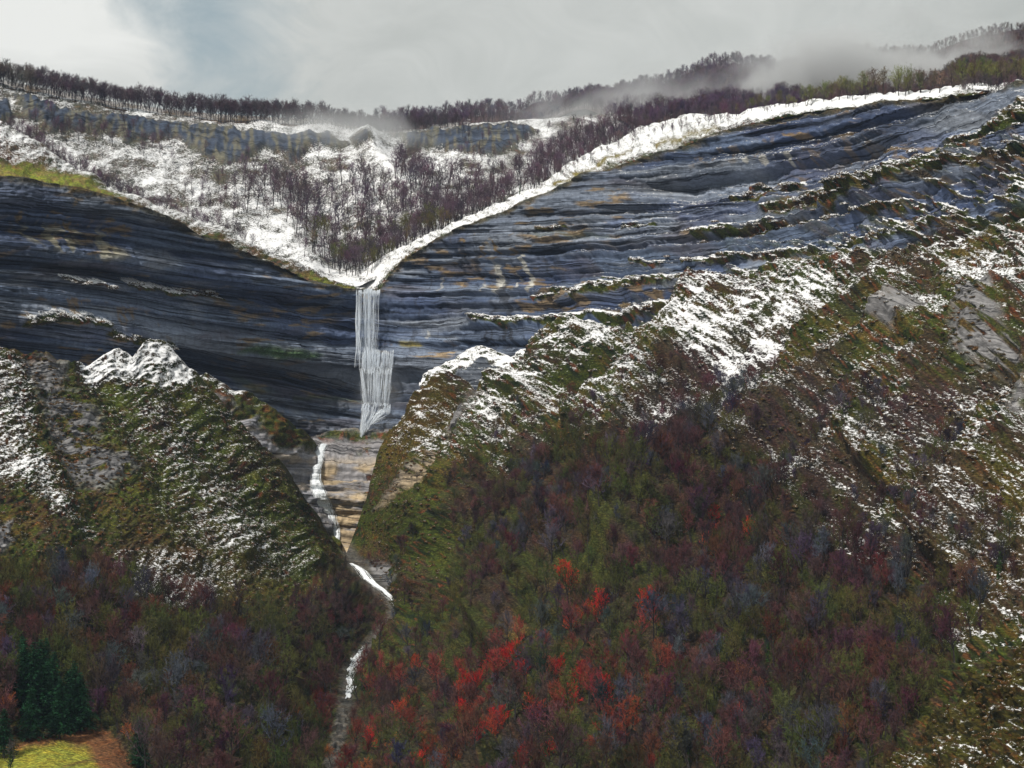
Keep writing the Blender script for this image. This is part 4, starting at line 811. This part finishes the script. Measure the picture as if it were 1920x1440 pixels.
for x, y in REDP:
    p = valley.at(x + rs.normal(0, 2), y + 34)
    cr_ = rs.random() < .6; hh = rs.uniform(.75, 1.05)
    place('red_leaved_tree', TR, p, hh, jit(RED if cr_ else REDO, .12), sized(hh, .85, .95) + (' scarlet leaved tree ' if cr_ else ' orange red leaved tree ') + spot(x, y), 'tree', 'red leaved trees in the woods'); special.append((x, y + 34))
for x, y in ORGP:
    p = valley.at(x, min(y + 28, 1490))
    place('rust_leaved_tree', TR, p, rs.uniform(.5, .8), jit(ORG, .12), 'small tree keeping rusty orange leaves ' + spot(x, y), 'tree', 'rusty orange trees in the woods'); special.append((x, y + 28))
for x, y in IVYP:
    p = valley.at(x, min(y + 28, 1490))
    place('ivy_clad_tree', TI, p, rs.uniform(.7, 1.0), jit(GRY), 'tree wrapped in bright green ivy ' + spot(x, y), 'tree', 'ivy clad trees in the woods'); special.append((x, y + 28))
trees = []
for x, y, p in W1 + W2 + SP:
    u = fbm(np.array([x / 75.]), np.array([y / 50.]), 3, 520)[0] + rs.normal(0, .09); w = fbm(np.array([x / 55.]), np.array([y / 40.]), 3, 540)[0] + rs.normal(0, .08)
    if x < 640: kind = 'olive' if w > .56 else ('grey' if u < .38 else ('brown' if u < .54 else 'purple'))
    else: kind = 'olive' if w > .60 else ('grey' if u < .42 else ('brown' if u < .47 else 'purple'))
    if inpoly(x, y, [(640, 1300), (900, 1200), (1250, 1200), (1250, 1520), (640, 1520)]) and rs.random() < .3: kind = 'russet'
    trees.append([np.dot(p - CAM, FW), x, y, p, kind])
trees.sort(key=lambda q: q[0])
TINT = {'purple': PUR, 'brown': BRN, 'grey': GRY, 'olive': OLI, 'russet': C(.17, .036, .028)}
WORD = {'purple': 'bare purple brown tree', 'brown': 'bare brown tree', 'grey': 'bare slate grey tree', 'olive': 'lichen green tree', 'russet': 'bare russet red tree'}
cnt = {'bare': 0, 'olive': 0}; rest = {'bare': [], 'olive': []}
for D_, x, y, p, kind in trees:
    fam = 'olive' if kind == 'olive' else 'bare'; h = rs.uniform(.5, 1.3) * (.62 if D_ > 860 or inpoly(x, y, [(1350, 600), (1960, 600), (1960, 1150), (1700, 1100), (1450, 960)]) else 1.0); tn = jit(TINT[kind])
    vis = -20 < x < 1940 and y < 1500
    if vis and cnt[fam] < 300:
        cnt[fam] += 1; kt = TL if fam == 'olive' else TB; vi = int(rs.integers(len(kt))); fk = vi != 1 if fam == 'olive' else vi in (2, 4, 6)
        place('lichen_tree' if fam == 'olive' else 'bare_tree', TL if fam == 'olive' else TB, p, h, tn if fam != 'olive' else jit(LICH, .2), sized(h, .75, .98) + (' forked ' if fk else ' single stemmed ') + WORD[kind] + ' ' + spot(x, y), 'tree', kind + ' trees in the woods', vi=vi)
    else: rest[fam].append((p, tn if fam != 'olive' else jit(LICH, .2), h))
def dump(name, kit, L, label, cat='woodland'):
    if L: stuff_forest(name, kit, [q[0] for q in L], [q[1] for q in L], [q[2] for q in L], label, cat)
dump('woodland', TB, rest['bare'], 'bare brown and purple wood farther up the valley slopes')
dump('lichen_woodland', TL, rest['olive'], 'olive tinged trees farther up the valley slopes')

# ---- trees in the snowy bowl ------------------------------------------------
bowlT = []
for pl, n, md, hh in [([(430, 345), (520, 340), (640, 335), (760, 360), (770, 430), (700, 485), (640, 480), (600, 470), (520, 410), (440, 400)], 125, 11, 1.15), ([(330, 340), (430, 340), (470, 420), (360, 410)], 20, 14, .75),
                      ([(745, 300), (860, 345), (980, 330), (1010, 350), (900, 410), (800, 450), (740, 400)], 150, 9, 1.0), ([(1000, 300), (1080, 265), (1180, 235), (1350, 222), (1350, 250), (1150, 300), (1050, 345), (990, 370)], 240, 7, .85),
                      ([(620, 460), (700, 470), (800, 430), (900, 395), (960, 370), (960, 385), (860, 425), (740, 490), (690, 515), (640, 505)], 170, 8, .95), ([(60, 232), (330, 265), (300, 285), (60, 262)], 22, 16, .8),
                      ([(20, 248), (110, 300), (220, 365), (290, 395), (400, 432), (470, 470), (440, 475), (200, 390), (20, 270)], 120, 8, .7), ([(260, 290), (620, 290), (640, 330), (330, 330)], 16, 26, .6), ([(560, 440), (640, 470), (640, 510), (560, 480)], 8, 18, .8),
                      ([(850, 255), (1000, 260), (1100, 230), (1200, 225), (1000, 320), (860, 330)], 60, 10, .6), ([(40, 225), (260, 245), (240, 262), (40, 250)], 10, 20, .5)]:
    for x, y, p in scatter_px(pl, n, md, bowl):
        bowlT.append((np.dot(p - CAM, FW), x, y, p, hh * rs.uniform(.75, 1.2)))
bowlT.sort(key=lambda q: q[0]); bl = []
for i, (D_, x, y, p, h) in enumerate(bowlT):
    olive_tinged = x > 560 and y > 430 and rs.random() < .35
    tn = jit(OLI * .9 if olive_tinged else (DRK * 1.1 if rs.random() < .35 else C(.10, .06, .085)), .15)  # a random share of trees low in the bowl gets an olive tint
    if i < 300: place('leafless_tree', TS, p, h, tn, (sized(h, .75, .98) + (' bare olive tinged tree' if olive_tinged else ' bare dark tree')) + (' ' + min([(100, 250, 'high under the left rock band'), (200, 350, 'behind the left snowy shoulder'), (380, 430, 'low behind the left shoulder'), (380, 370, 'at the left end of the snowy hollow'), (500, 380, 'left of the middle of the snowy hollow'), (600, 400, 'in the middle of the snowy hollow'), (700, 400, 'in the densest stand of the hollow'), (450, 300, 'alone high on the open snow'), (650, 490, 'just above the waterfall lip'), (780, 450, 'behind the snowy strip right of the waterfall'), (800, 350, 'below the small rock amphitheatre'), (930, 380, 'behind the middle of the snowy strip'), (950, 280, 'beside the small rock amphitheatre'), (1080, 300, 'behind the right rim in mid slope'), (1230, 250, 'high behind the right rim')], key=lambda q: (q[0] - x) ** 2 + (q[1] - y) ** 2)[2]), 'tree', 'trees in the snowy hollow', parts=False)
    else: bl.append((p, tn, h))
dump('bowl_woodland', TS, bl, 'bare dark trees farther back in the snowy hollow')

# ---- trees along the plateau rim -------------------------------------------
pt = []
for x, y, p in scatter_px([(-40, 130), (0, 145), (200, 186), (400, 212), (640, 228), (860, 238), (860, 262), (640, 250), (400, 230), (200, 204), (-40, 160)], 420, 5.5, plat):
    pt.append((np.dot(p - CAM, FW), x, y, p))
pt.sort(key=lambda q: q[0]); pr = []
for i, (D_, x, y, p) in enumerate(pt):
    tn = jit(DRK * 1.05 if x > 60 else C(.08, .07, .06), .15); h = rs.uniform(.8, 1.25) * (1.0 if x < 600 else .85)
    if i < 220: place('plateau_tree', TB, p, h, tn, sized(h, .95, 1.1) + ' dark tree on the far skyline ' + ['at the upper left corner', 'left of the rock band', 'above the left end of the rock band', 'above the middle of the rock band', 'under the gap of blue sky', 'above the right end of the rock band', 'left of the skyline dip', 'above the waterfall', 'right of the skyline dip'][int(min(8, max(0, (x + 40) // 98)))], 'tree', 'trees of the skyline belt', parts=False)
    else: pr.append((p, tn, h))
dump('plateau_woodland', TB, pr, 'bare trees behind the skyline belt')
# ---- the wooded hill ------------------------------------------------------------
ht = []
for x, y, p in scatter_px([(560, 236), (800, 226), (1000, 196), (1200, 158), (1400, 122), (1700, 84), (1990, 50), (1990, 172), (1700, 200), (1400, 235), (1200, 246), (1000, 226), (740, 258), (560, 258)], 3400, lambda x, y: 5.2, farhill):
    ht.append((p, jit(C(.085, .055, .085) if x < 1500 else C(.10, .07, .07), .2), rs.uniform(.8, 1.15) * (.6 if x > 1500 else .85)))
dump('hill_woodland', TB, ht, 'purple bare wood covering the hill that fades into mist')
# ---- trees on the right rim ---------------------------------------------------
xs_ = sorted([1462, 1478, 1512, 1520, 1545, 1560, 1572, 1590, 1598, 1622, 1630, 1645, 1655] + [float(v) for v in rs.uniform(1665, 1935, 34)] + [float(v) for v in rs.uniform(1380, 1500, 8)])
for i, x in enumerate(xs_):
    p = shr.at(x, curve(SHR_TOP)(x) + rs.uniform(1, 7)); big = x > 1500; hh = (rs.uniform(.75, 1.05) if big else rs.uniform(.4, .65)); gr_ = rs.random() < .65
    zn = ['left of the mist', 'at the left end of the tall row', 'under the pale mist bank', 'in the densest part of the row', 'near the right edge', 'at the very right edge'][int(min(5, max(0, (x - 1420) // 85)))]
    place('rim_tree', TL if rs.random() < .6 else TB, p, hh, jit(C(.12, .125, .04) if gr_ else C(.11, .08, .06), .15), ((sized(hh, .85, .95) + ' ' if big else 'small ') + ('olive tree' if gr_ else 'brown tree')) + ' on the right rim ' + zn, 'tree', ('trees on the right rim' if big else 'small trees on the right rim'))
for x, y, p in scatter_px([(800, 425), (900, 395), (1000, 345), (1100, 292), (1200, 240), (1330, 220), (1500, 196), (1500, 205), (1330, 235), (1200, 262), (1100, 306), (1000, 355), (900, 402), (800, 440)], 110, 10, shr):
    if rs.random() < .65: place('young_tree', TB, p, rs.uniform(.25, .6), jit(C(.09, .06, .07), .2), 'small bare tree on the snowy strip above the right cliff', 'tree', 'small trees on the snowy strip', parts=False)
place('evergreen_tree', TI, shr.at(975, 366), .62, GRY, 'dark green tree at the edge of the snowy strip above the cliff', 'tree')

# ---- snow capped bushes on the cliff terraces ------------------------------------
bp = []
for pts, w, s in LEDGES:
    for k in range(int(3 + sum(math.hypot(b[0] - a[0], b[1] - a[1]) for a, b in zip(pts[:-1], pts[1:])) / 16)):
        j = int(rs.integers(len(pts) - 1)); u = rs.random(); x = pts[j][0] + (pts[j + 1][0] - pts[j][0]) * u; y = pts[j][1] + (pts[j + 1][1] - pts[j][1]) * u + rs.normal(0, w * .4); bp.append((x, y))
bp += [(x, y) for x, y, p in scatter_px([(1200, 400), (1450, 320), (1930, 190), (1930, 400), (1700, 440), (1300, 480), (1150, 480)], 90, 15, cliff, lambda x, y: sst(1150, 1700, x))]
for x, y in bp[:290]:
    p = cliff.at(x, y)
    if p is None: continue
    o = bpy.data.objects.new('ledge_bush', TBush[int(rs.integers(3))]); s = rs.uniform(1.0, 2.6); o.location = tuple(p - FW * .3 - np.array((0, 0, .4))); o.rotation_euler = (0, 0, rs.random() * 6)
    o.scale = (s * rs.uniform(1, 1.6), s, s * rs.uniform(.6, 1)); COL.objects.link(o); o['tint'] = [.36, 0.0, 0.0]
    BS = [(100, 530, 'on the high left terrace'), (340, 548, 'on the snowy middle ledge of the left cliff'), (110, 595, 'on the lower left ledge by the edge'), (255, 628, 'on the ledge above the left peak'), (1100, 548, 'on the snowy ledge above the hummocks'), (1270, 525, 'at the top of the big snow field'), (950, 600, 'on the ledge above the snowy hummocks'), (1150, 592, 'on the ledge left of the big snow field'),
          (1330, 487, 'on the long terrace under the cliff'), (1480, 480, 'on the long terrace above the snow field'), (1640, 455, 'where the long terrace starts to rise'), (1820, 400, 'on the rising terrace near the right edge'), (1360, 440, 'on the second terrace at its left end'), (1500, 425, 'on the middle of the second terrace'), (1640, 400, 'at the right end of the second terrace'), (1210, 489, 'on a short ledge in mid cliff'),
          (1480, 390, 'at the foot of the diagonal band'), (1620, 355, 'low on the diagonal band'), (1760, 300, 'in the middle of the diagonal band'), (1890, 230, 'at the top of the diagonal band'), (1410, 365, 'on the ledge left of the diagonal band'), (1740, 335, 'below the diagonal band'), (1880, 300, 'under the diagonal band at the right edge'), (1040, 428, 'on a thin ledge high in the middle cliff'), (1205, 427, 'on the cliff face below the rim'), (1440, 341, 'on the cliff face under the dark overhang')]
    bs_ = min(BS, key=lambda q: (q[0] - x) ** 2 + ((q[1] - y) * 2) ** 2)[2]
    set_tag(o, ('big' if s > 2.1 else ('small' if s < 1.5 else 'middling')) + ' snow capped bush ' + bs_, 'bush', 'bushes on the terraces of the ' + ('left' if x < 640 else 'right') + ' cliff')
# ---- heather and gorse clumps that roughen the open slopes ---------------------
tp = []
for pl, n in [([(100, 690), (340, 710), (640, 1040), (560, 1150), (300, 1130), (100, 1100), (-20, 1000), (-20, 660)], 2600), ([(700, 850), (900, 740), (1090, 630), (1400, 530), (1900, 410), (1930, 1200), (1700, 1100), (1450, 1000), (1100, 850), (900, 1000), (740, 1240), (680, 980)], 5200)]:
    for x, y, p in scatter_px(pl, n, 5, valley, lambda x, y: .15 + .85 * sst(.35, .6, fbm(x / 22, y / 14, 3, 600))): 
        sz_ = float(snow_zone(np.array([x]), np.array([y]))[0])
        if sz_ > .62 and rs.random() < .75: continue
        tp.append((p - np.array((0, 0, .3)), (max(0, min(.45, sz_ * .75 - .05)), 0, 0), rs.uniform(.5, 1.2)))
for x, y, p in scatter_px([(1640, 1460), (1780, 1325), (1930, 1195), (1930, 1470), (1640, 1500)], 350, 7, near): tp.append((p - np.array((0, 0, .3)), (0, 0, 0), rs.uniform(.3, .8)))
dump('heather', TBush, tp, 'heather and low scrub covering the open slopes', 'scrub')

# ================================================================== water
M_w, t, b = new_mat('white_water'); tr_ = nd(t, 'ShaderNodeBsdfTranslucent'); tr_.inputs[0].default_value = (.85, .92, 1, 1); ad_ = nd(t, 'ShaderNodeMixShader'); ad_.inputs[0].default_value = .4; lk(t, b.outputs[0], ad_.inputs[1]); lk(t, tr_.outputs[0], ad_.inputs[2]); lk(t, ad_.outputs[0], [n for n in t.nodes if n.type == 'OUTPUT_MATERIAL'][0].inputs[0])
b.inputs['Base Color'].default_value = (.88, .92, .97, 1); b.inputs['Roughness'].default_value = .35
pw = nd(t, 'ShaderNodeNewGeometry').outputs['Position']
al = ramp(t, noise_n(t, mapping(t, pw, (1.6, 1.6, .09)), 1.6, 5, .65), [(.34, .12), (.56, .95)])
tp_ = nd(t, 'ShaderNodeBsdfTransparent'); m2_ = nd(t, 'ShaderNodeMixShader'); lk(t, al, m2_.inputs[0]); lk(t, tp_.outputs[0], m2_.inputs[1]); lk(t, ad_.outputs[0], m2_.inputs[2]); lk(t, m2_.outputs[0], [n for n in t.nodes if n.type == 'OUTPUT_MATERIAL'][0].inputs[0])
M_foam, t, b = new_mat('foam'); b.inputs['Roughness'].default_value = .5
pw = nd(t, 'ShaderNodeNewGeometry').outputs['Position']
lk(t, ramp(t, noise_n(t, mapping(t, pw, (1, 1, .25)), 1.5, 5, .7), [(.3, (.38, .45, .52)), (.5, (.85, .88, .92))]), b.inputs['Base Color'])
def dep(sheet, x, y):
    p = sheet.at(x, y); return 1e9 if p is None else float(np.dot(p - CAM, FW))
M_veil = M_w.copy(); M_veil.name = 'water_veil'
for n_ in M_veil.node_tree.nodes:
    if n_.type == 'VALTORGB': n_.color_ramp.elements[0].position = .40; n_.color_ramp.elements[0].color = (0.0, .0, .0, 1); n_.color_ramp.elements[1].position = .72; n_.color_ramp.elements[1].color = (.42, .42, .42, 1)
def fall_mesh(name, tiers, sheet, mat, label):
    B = MB()
    for (xa, xb, y0, y1, xc, xd, n, ncl, w0, w1, rag, push) in tiers:
        Dm = min([dep(sheet, x, y) for x in np.linspace(xa, xb, 7) for y in np.linspace(y0, y1, 9)]) - push
        cl = np.sort(rs.random(ncl)); cw = rs.uniform(.012, .06, ncl); ce = rs.uniform(-1, 1, ncl)
        for i in range(n):
            c = int(rs.integers(ncl)); u = float(np.clip(cl[c] + rs.normal(0, cw[c]), 0, 1))
            x0 = xa + (xb - xa) * u; x1 = xc + (xd - xc) * u + rs.normal(0, .8); ye = y1 if not callable(rag) else rag(x1)
            ys_ = y0 + 1.6 * math.sin(u * 9) + (rs.uniform(0, 2.5) if y0 < 560 else rs.exponential(4.0))
            if rs.random() < .5: ys_ += rs.random() ** 2 * (ye - ys_) * .7
            if rs.random() < .5: ye -= rs.random() ** 2 * (ye - ys_) * .6
            else: ye += rs.uniform(-4, 3)
            k = 8; w = w0 + (w1 - w0) * rs.random() ** 2; ph = rs.random() * 6; ox = rs.uniform(-1, 1); pts = []
            for j in range(k):
                q = j / (k - 1); y = ys_ + (ye - ys_) * q; x = x0 + (x1 - x0) * q + .9 * math.sin(ph + y / 14) * (y - y0) / 60 + rs.normal(0, .15)
                pts.append(P(x, y, Dm - ox * .6 - 1.2 * math.sin(q * 1.5)))
            if w < .04 and i % 3: pass
            B.tube(pts, [max(.04, w * (.35 + .9 * math.sin(q * 3.1 + .1))) for q in np.linspace(0, 1, k)], 4)
    for (xa, xb, y0, y1, xc, xd) in ((668, 711, 543, 668, 669, 708), (673, 737, 657, 694, 673, 735), (674, 734, 690, 758, 680, 728), (678, 732, 755, 775, 677, 730), (677, 730, 772, 800, 676, 712)):
        Dm = min([dep(sheet, x, y) for x in np.linspace(xa, xb, 7) for y in np.linspace(y0, y1, 9)]) - .7; b0 = len(B.v); nx, ny = 24, 12
        for j in range(ny + 1):
            for i in range(nx + 1):
                q = j / ny; u = i / nx; x = (xa + (xb - xa) * u) * (1 - q) + (xc + (xd - xc) * u) * q + rs.normal(0, .2); y = y0 + (y1 - y0) * q + (rs.uniform(-2, 4) if j in (0, ny) else 0)
                B.v.append(P(x, y, Dm - 1.0 * math.sin(q * 1.6) - .4 * math.sin(u * 17) - .3 * math.sin(u * 41)))
        for j in range(ny):
            for i in range(nx): a = b0 + j * (nx + 1) + i; B.f.append((a, a + 1, a + nx + 2, a + nx + 1)); B.m.append(1)
    me = B.mesh(name, [mat, M_veil]); o = bpy.data.objects.new(name, me); COL.objects.link(o); o['kind'] = 'structure'; o['label'] = label; return o
fall_mesh('waterfall', [
    (667.5, 712, 541.5, 553, 667.5, 712, 110, 26, .10, .26, None, 1.2),
    (668, 711, 542, 664, 669, 708, 56, 16, .03, .08, None, 1.2), (668, 711, 543, 660, 669, 706, 20, 7, .05, .2, None, 1.4), (668, 673, 542, 690, 667, 674, 9, 2, .12, .30, None, 1.2), (682, 700, 542, 668, 685, 700, 16, 3, .12, .34, None, 1.2),
    (673, 737, 655, 664, 673, 737, 60, 18, .12, .26, None, 1.6), (674, 738, 654, 694, 673, 736, 80, 22, .03, .12, None, 1.0), (676, 737, 656, 692, 674, 735, 40, 12, .08, .26, None, 1.0), (672, 702, 650, 700, 674, 704, 34, 6, .12, .36, None, 1.4),
    (672, 735, 685, 703, 672, 733, 60, 24, .08, .24, None, 1.2), (673, 735, 688, 757, 680, 728, 70, 16, .03, .10, None, 1.0), (674, 734, 690, 757, 681, 727, 24, 7, .06, .26, None, 1.0), (677, 712, 690, 760, 683, 712, 22, 4, .12, .42, None, 1.2),
    (678, 735, 753, 762, 677, 734, 60, 16, .12, .3, None, 1.2), (678, 732, 756, 776, 677, 730, 64, 12, .12, .32, None, .8), (677, 731, 766, 815, 675, 706, 80, 13, .12, .42, lambda x: 822 - (x - 676) * 1.25, .8), (676, 684, 785, 818, 674, 679, 20, 3, .18, .4, None, .8)], cliff, M_w, 'tall white waterfall dropping over the cliff in veils')
# lower fall : a braided tongue of white water that follows the gorge wall
def tongue(name, path, sheet, label, n, off=1.4, mat=M_foam, smooth=1):
    B = MB(); L = len(path)
    for i in range(n):
        u = float(np.clip(rs.normal(0, .6), -1.4, 1.4)); a = rs.integers(0, L - 1); m = int(min(L - 1 - a, rs.integers(1, 4))); pts = []
        ks = np.linspace(a, a + m, 5 * m + 1); ph = rs.random() * 6
        for q in ks:
            j = int(min(q, L - 2)); f = q - j; x = path[j][0] * (1 - f) + path[j + 1][0] * f; y = path[j][1] * (1 - f) + path[j + 1][1] * f; w = path[j][2] * (1 - f) + path[j + 1][2] * f
            x += u * w * .5 + math.sin(q * 4 + ph) * .6
            d = min(dep(sheet, x + e, y + g_) for e in (-2, 0, 2) for g_ in (-2, 0, 2)); pts.append(P(x, y, d - off - (1 - u * u) * .5))
        B.tube(pts, [rs.uniform(.05, .26) * (1 - .5 * abs(u)) * (.5 + .8 * math.sin(3.1 * (kk + .5) / len(pts))) for kk in range(len(pts))], 4)
    o = bpy.data.objects.new(name, B.mesh(name, [mat])); COL.objects.link(o); o['kind'] = 'structure'; o['label'] = label
tongue('waterfall', [(607, 832, 13), (601, 845, 12), (598, 862, 12), (593, 880, 12), (591, 900, 14), (595, 915, 19), (600, 930, 22), (605, 945, 25), (610, 965, 30), (614, 980, 30), (620, 992, 25), (626, 1005, 18), (630, 1020, 9)], gorge, 'narrow white lower waterfall in the gorge', 900)
tongue('waterfall', [(658, 1056, 4), (668, 1062, 9), (680, 1072, 15), (690, 1086, 16), (705, 1098, 13), (720, 1108, 11), (733, 1120, 14), (742, 1132, 12), (748, 1142, 8)], valley, 'short slanting cascade between the green spurs', 110, .9)
B = MB()
CR2 = [(748, 1142, 6), (742, 1160, 14), (722, 1176, 20), (708, 1196, 18), (690, 1212, 12), (676, 1222, 8), (668, 1238, 18), (660, 1252, 16), (655, 1270, 12), (658, 1290, 14), (652, 1305, 8)]
for i in range(520):
    q = rs.uniform(0, len(CR2) - 1.01); j = int(q); f = q - j; x = CR2[j][0] * (1 - f) + CR2[j + 1][0] * f; y = CR2[j][1] * (1 - f) + CR2[j + 1][1] * f; w = CR2[j][2] * (1 - f) + CR2[j + 1][2] * f
    x += rs.normal(0, .28) * w; dx_, dy_ = CR2[j + 1][0] - CR2[j][0], CR2[j + 1][1] - CR2[j][1]; n_ = math.hypot(dx_, dy_) + 1e-6; l = rs.uniform(2, 7)
    pts = []
    for g_ in (0, .5, 1):
        xx = x + (dx_ / n_) * l * g_ + rs.normal(0, .6); yy = y + (dy_ / n_) * l * g_; pts.append(P(xx, yy, dep(valley, xx, yy) - 1.3))
    B.tube(pts, [.05, rs.uniform(.15, .45), .05], 4)
o = bpy.data.objects.new('stream', B.mesh('stream', [M_foam])); COL.objects.link(o); o['kind'] = 'structure'; o['label'] = 'broken white stream tumbling down the wooded valley floor'

# ================================================================== air
def volume_mat(name, dens, col, noise=None):
    m = bpy.data.materials.new(name); m.use_nodes = True; t = m.node_tree; t.nodes.clear()
    o = nd(t, 'ShaderNodeOutputMaterial'); v = nd(t, 'ShaderNodeVolumePrincipled'); lk(t, v.outputs[0], o.inputs['Volume'])
    v.inputs['Color'].default_value = col + (1,); v.inputs['Anisotropy'].default_value = .2
    if noise is None: v.inputs['Density'].default_value = dens
    else: lk(t, noise(t), v.inputs['Density'])
    return m
def box(name, lo, hi, mat, label, cat):
    v = [(x, y, z) for x in (lo[0], hi[0]) for y in (lo[1], hi[1]) for z in (lo[2], hi[2])]
    f = [(0, 1, 3, 2), (4, 6, 7, 5), (0, 4, 5, 1), (2, 3, 7, 6), (0, 2, 6, 4), (1, 5, 7, 3)]
    me = bpy.data.meshes.new(name); me.from_pydata(v, [], f); me.materials.append(mat); o = bpy.data.objects.new(name, me); COL.objects.link(o); o['kind'] = 'stuff'; set_tag(o, label, cat); return o
USE_HAZE = True; USE_MIST = True
if USE_HAZE: box('haze', (-4100, -1600, -130), (4100, 6100, 480), volume_mat('thin_haze', .000035, (.55, .70, 1.0)), 'thin bluish haze filling the valley air', 'haze')
def mist(lo, hi, dens, scale, cut, label, seed):
    dens = dens * 1.6
    c = [(a + b) / 2 for a, b in zip(lo, hi)]; h = [(b - a) / 2 for a, b in zip(lo, hi)]
    def nf(t):
        p = nd(t, 'ShaderNodeTexCoord').outputs['Object']
        q = mapping(t, p, tuple(1 / x for x in h), tuple(-a / x for a, x in zip(c, h)))
        ln = nd(t, 'ShaderNodeVectorMath', operation='LENGTH'); lk(t, q, ln.inputs[0])
        fall = ramp(t, ln.outputs['Value'], [(0.0, 1.0), (.45, .8), (1.0, 0.0)])
        n = noise_n(t, mapping(t, p, (1, 1, 1.3), (seed * 91., 0, 0)), scale, 4, .6, .8)
        return math_n(t, 'MULTIPLY', math_n(t, 'MULTIPLY', ramp(t, math_n(t, 'ADD', n, math_n(t, 'MULTIPLY', math_n(t, 'SUBTRACT', fall, .6), .25)), [(cut, 0.0), (cut + .22, 1.0)]), fall), dens)
    m = volume_mat('drifting_mist', dens, (.93, .95, .97), nf)
    o = box('mist', lo, hi, m, label, 'mist')
def at(px, py, D): return P(px, py, D)
if USE_MIST:
    def mbox(x0, x1, y0, y1, D0, D1, *a):
        p, q = at(x0, y1, D0), at(x1, y0, D0); mist((p[0], D0, p[2]), (q[0], D1, q[2]), *a)
    mbox(1330, 2150, -110, 190, 1250, 1700, .065, .014, .44, 'thick mist hiding the top of the wooded hill at upper right', 3)
    mbox(820, 1650, 40, 250, 1400, 1750, .012, .015, .44, 'thin mist trailing along the wooded hill', 5)
    mbox(640, 790, 640, 860, 1085, 1125, .006, .05, .34, 'fine spray drifting beside the tall waterfall', 13)
    mbox(330, 900, 150, 300, 1400, 1520, .014, .018, .44, 'faint mist wisp over the far skyline trees', 8)
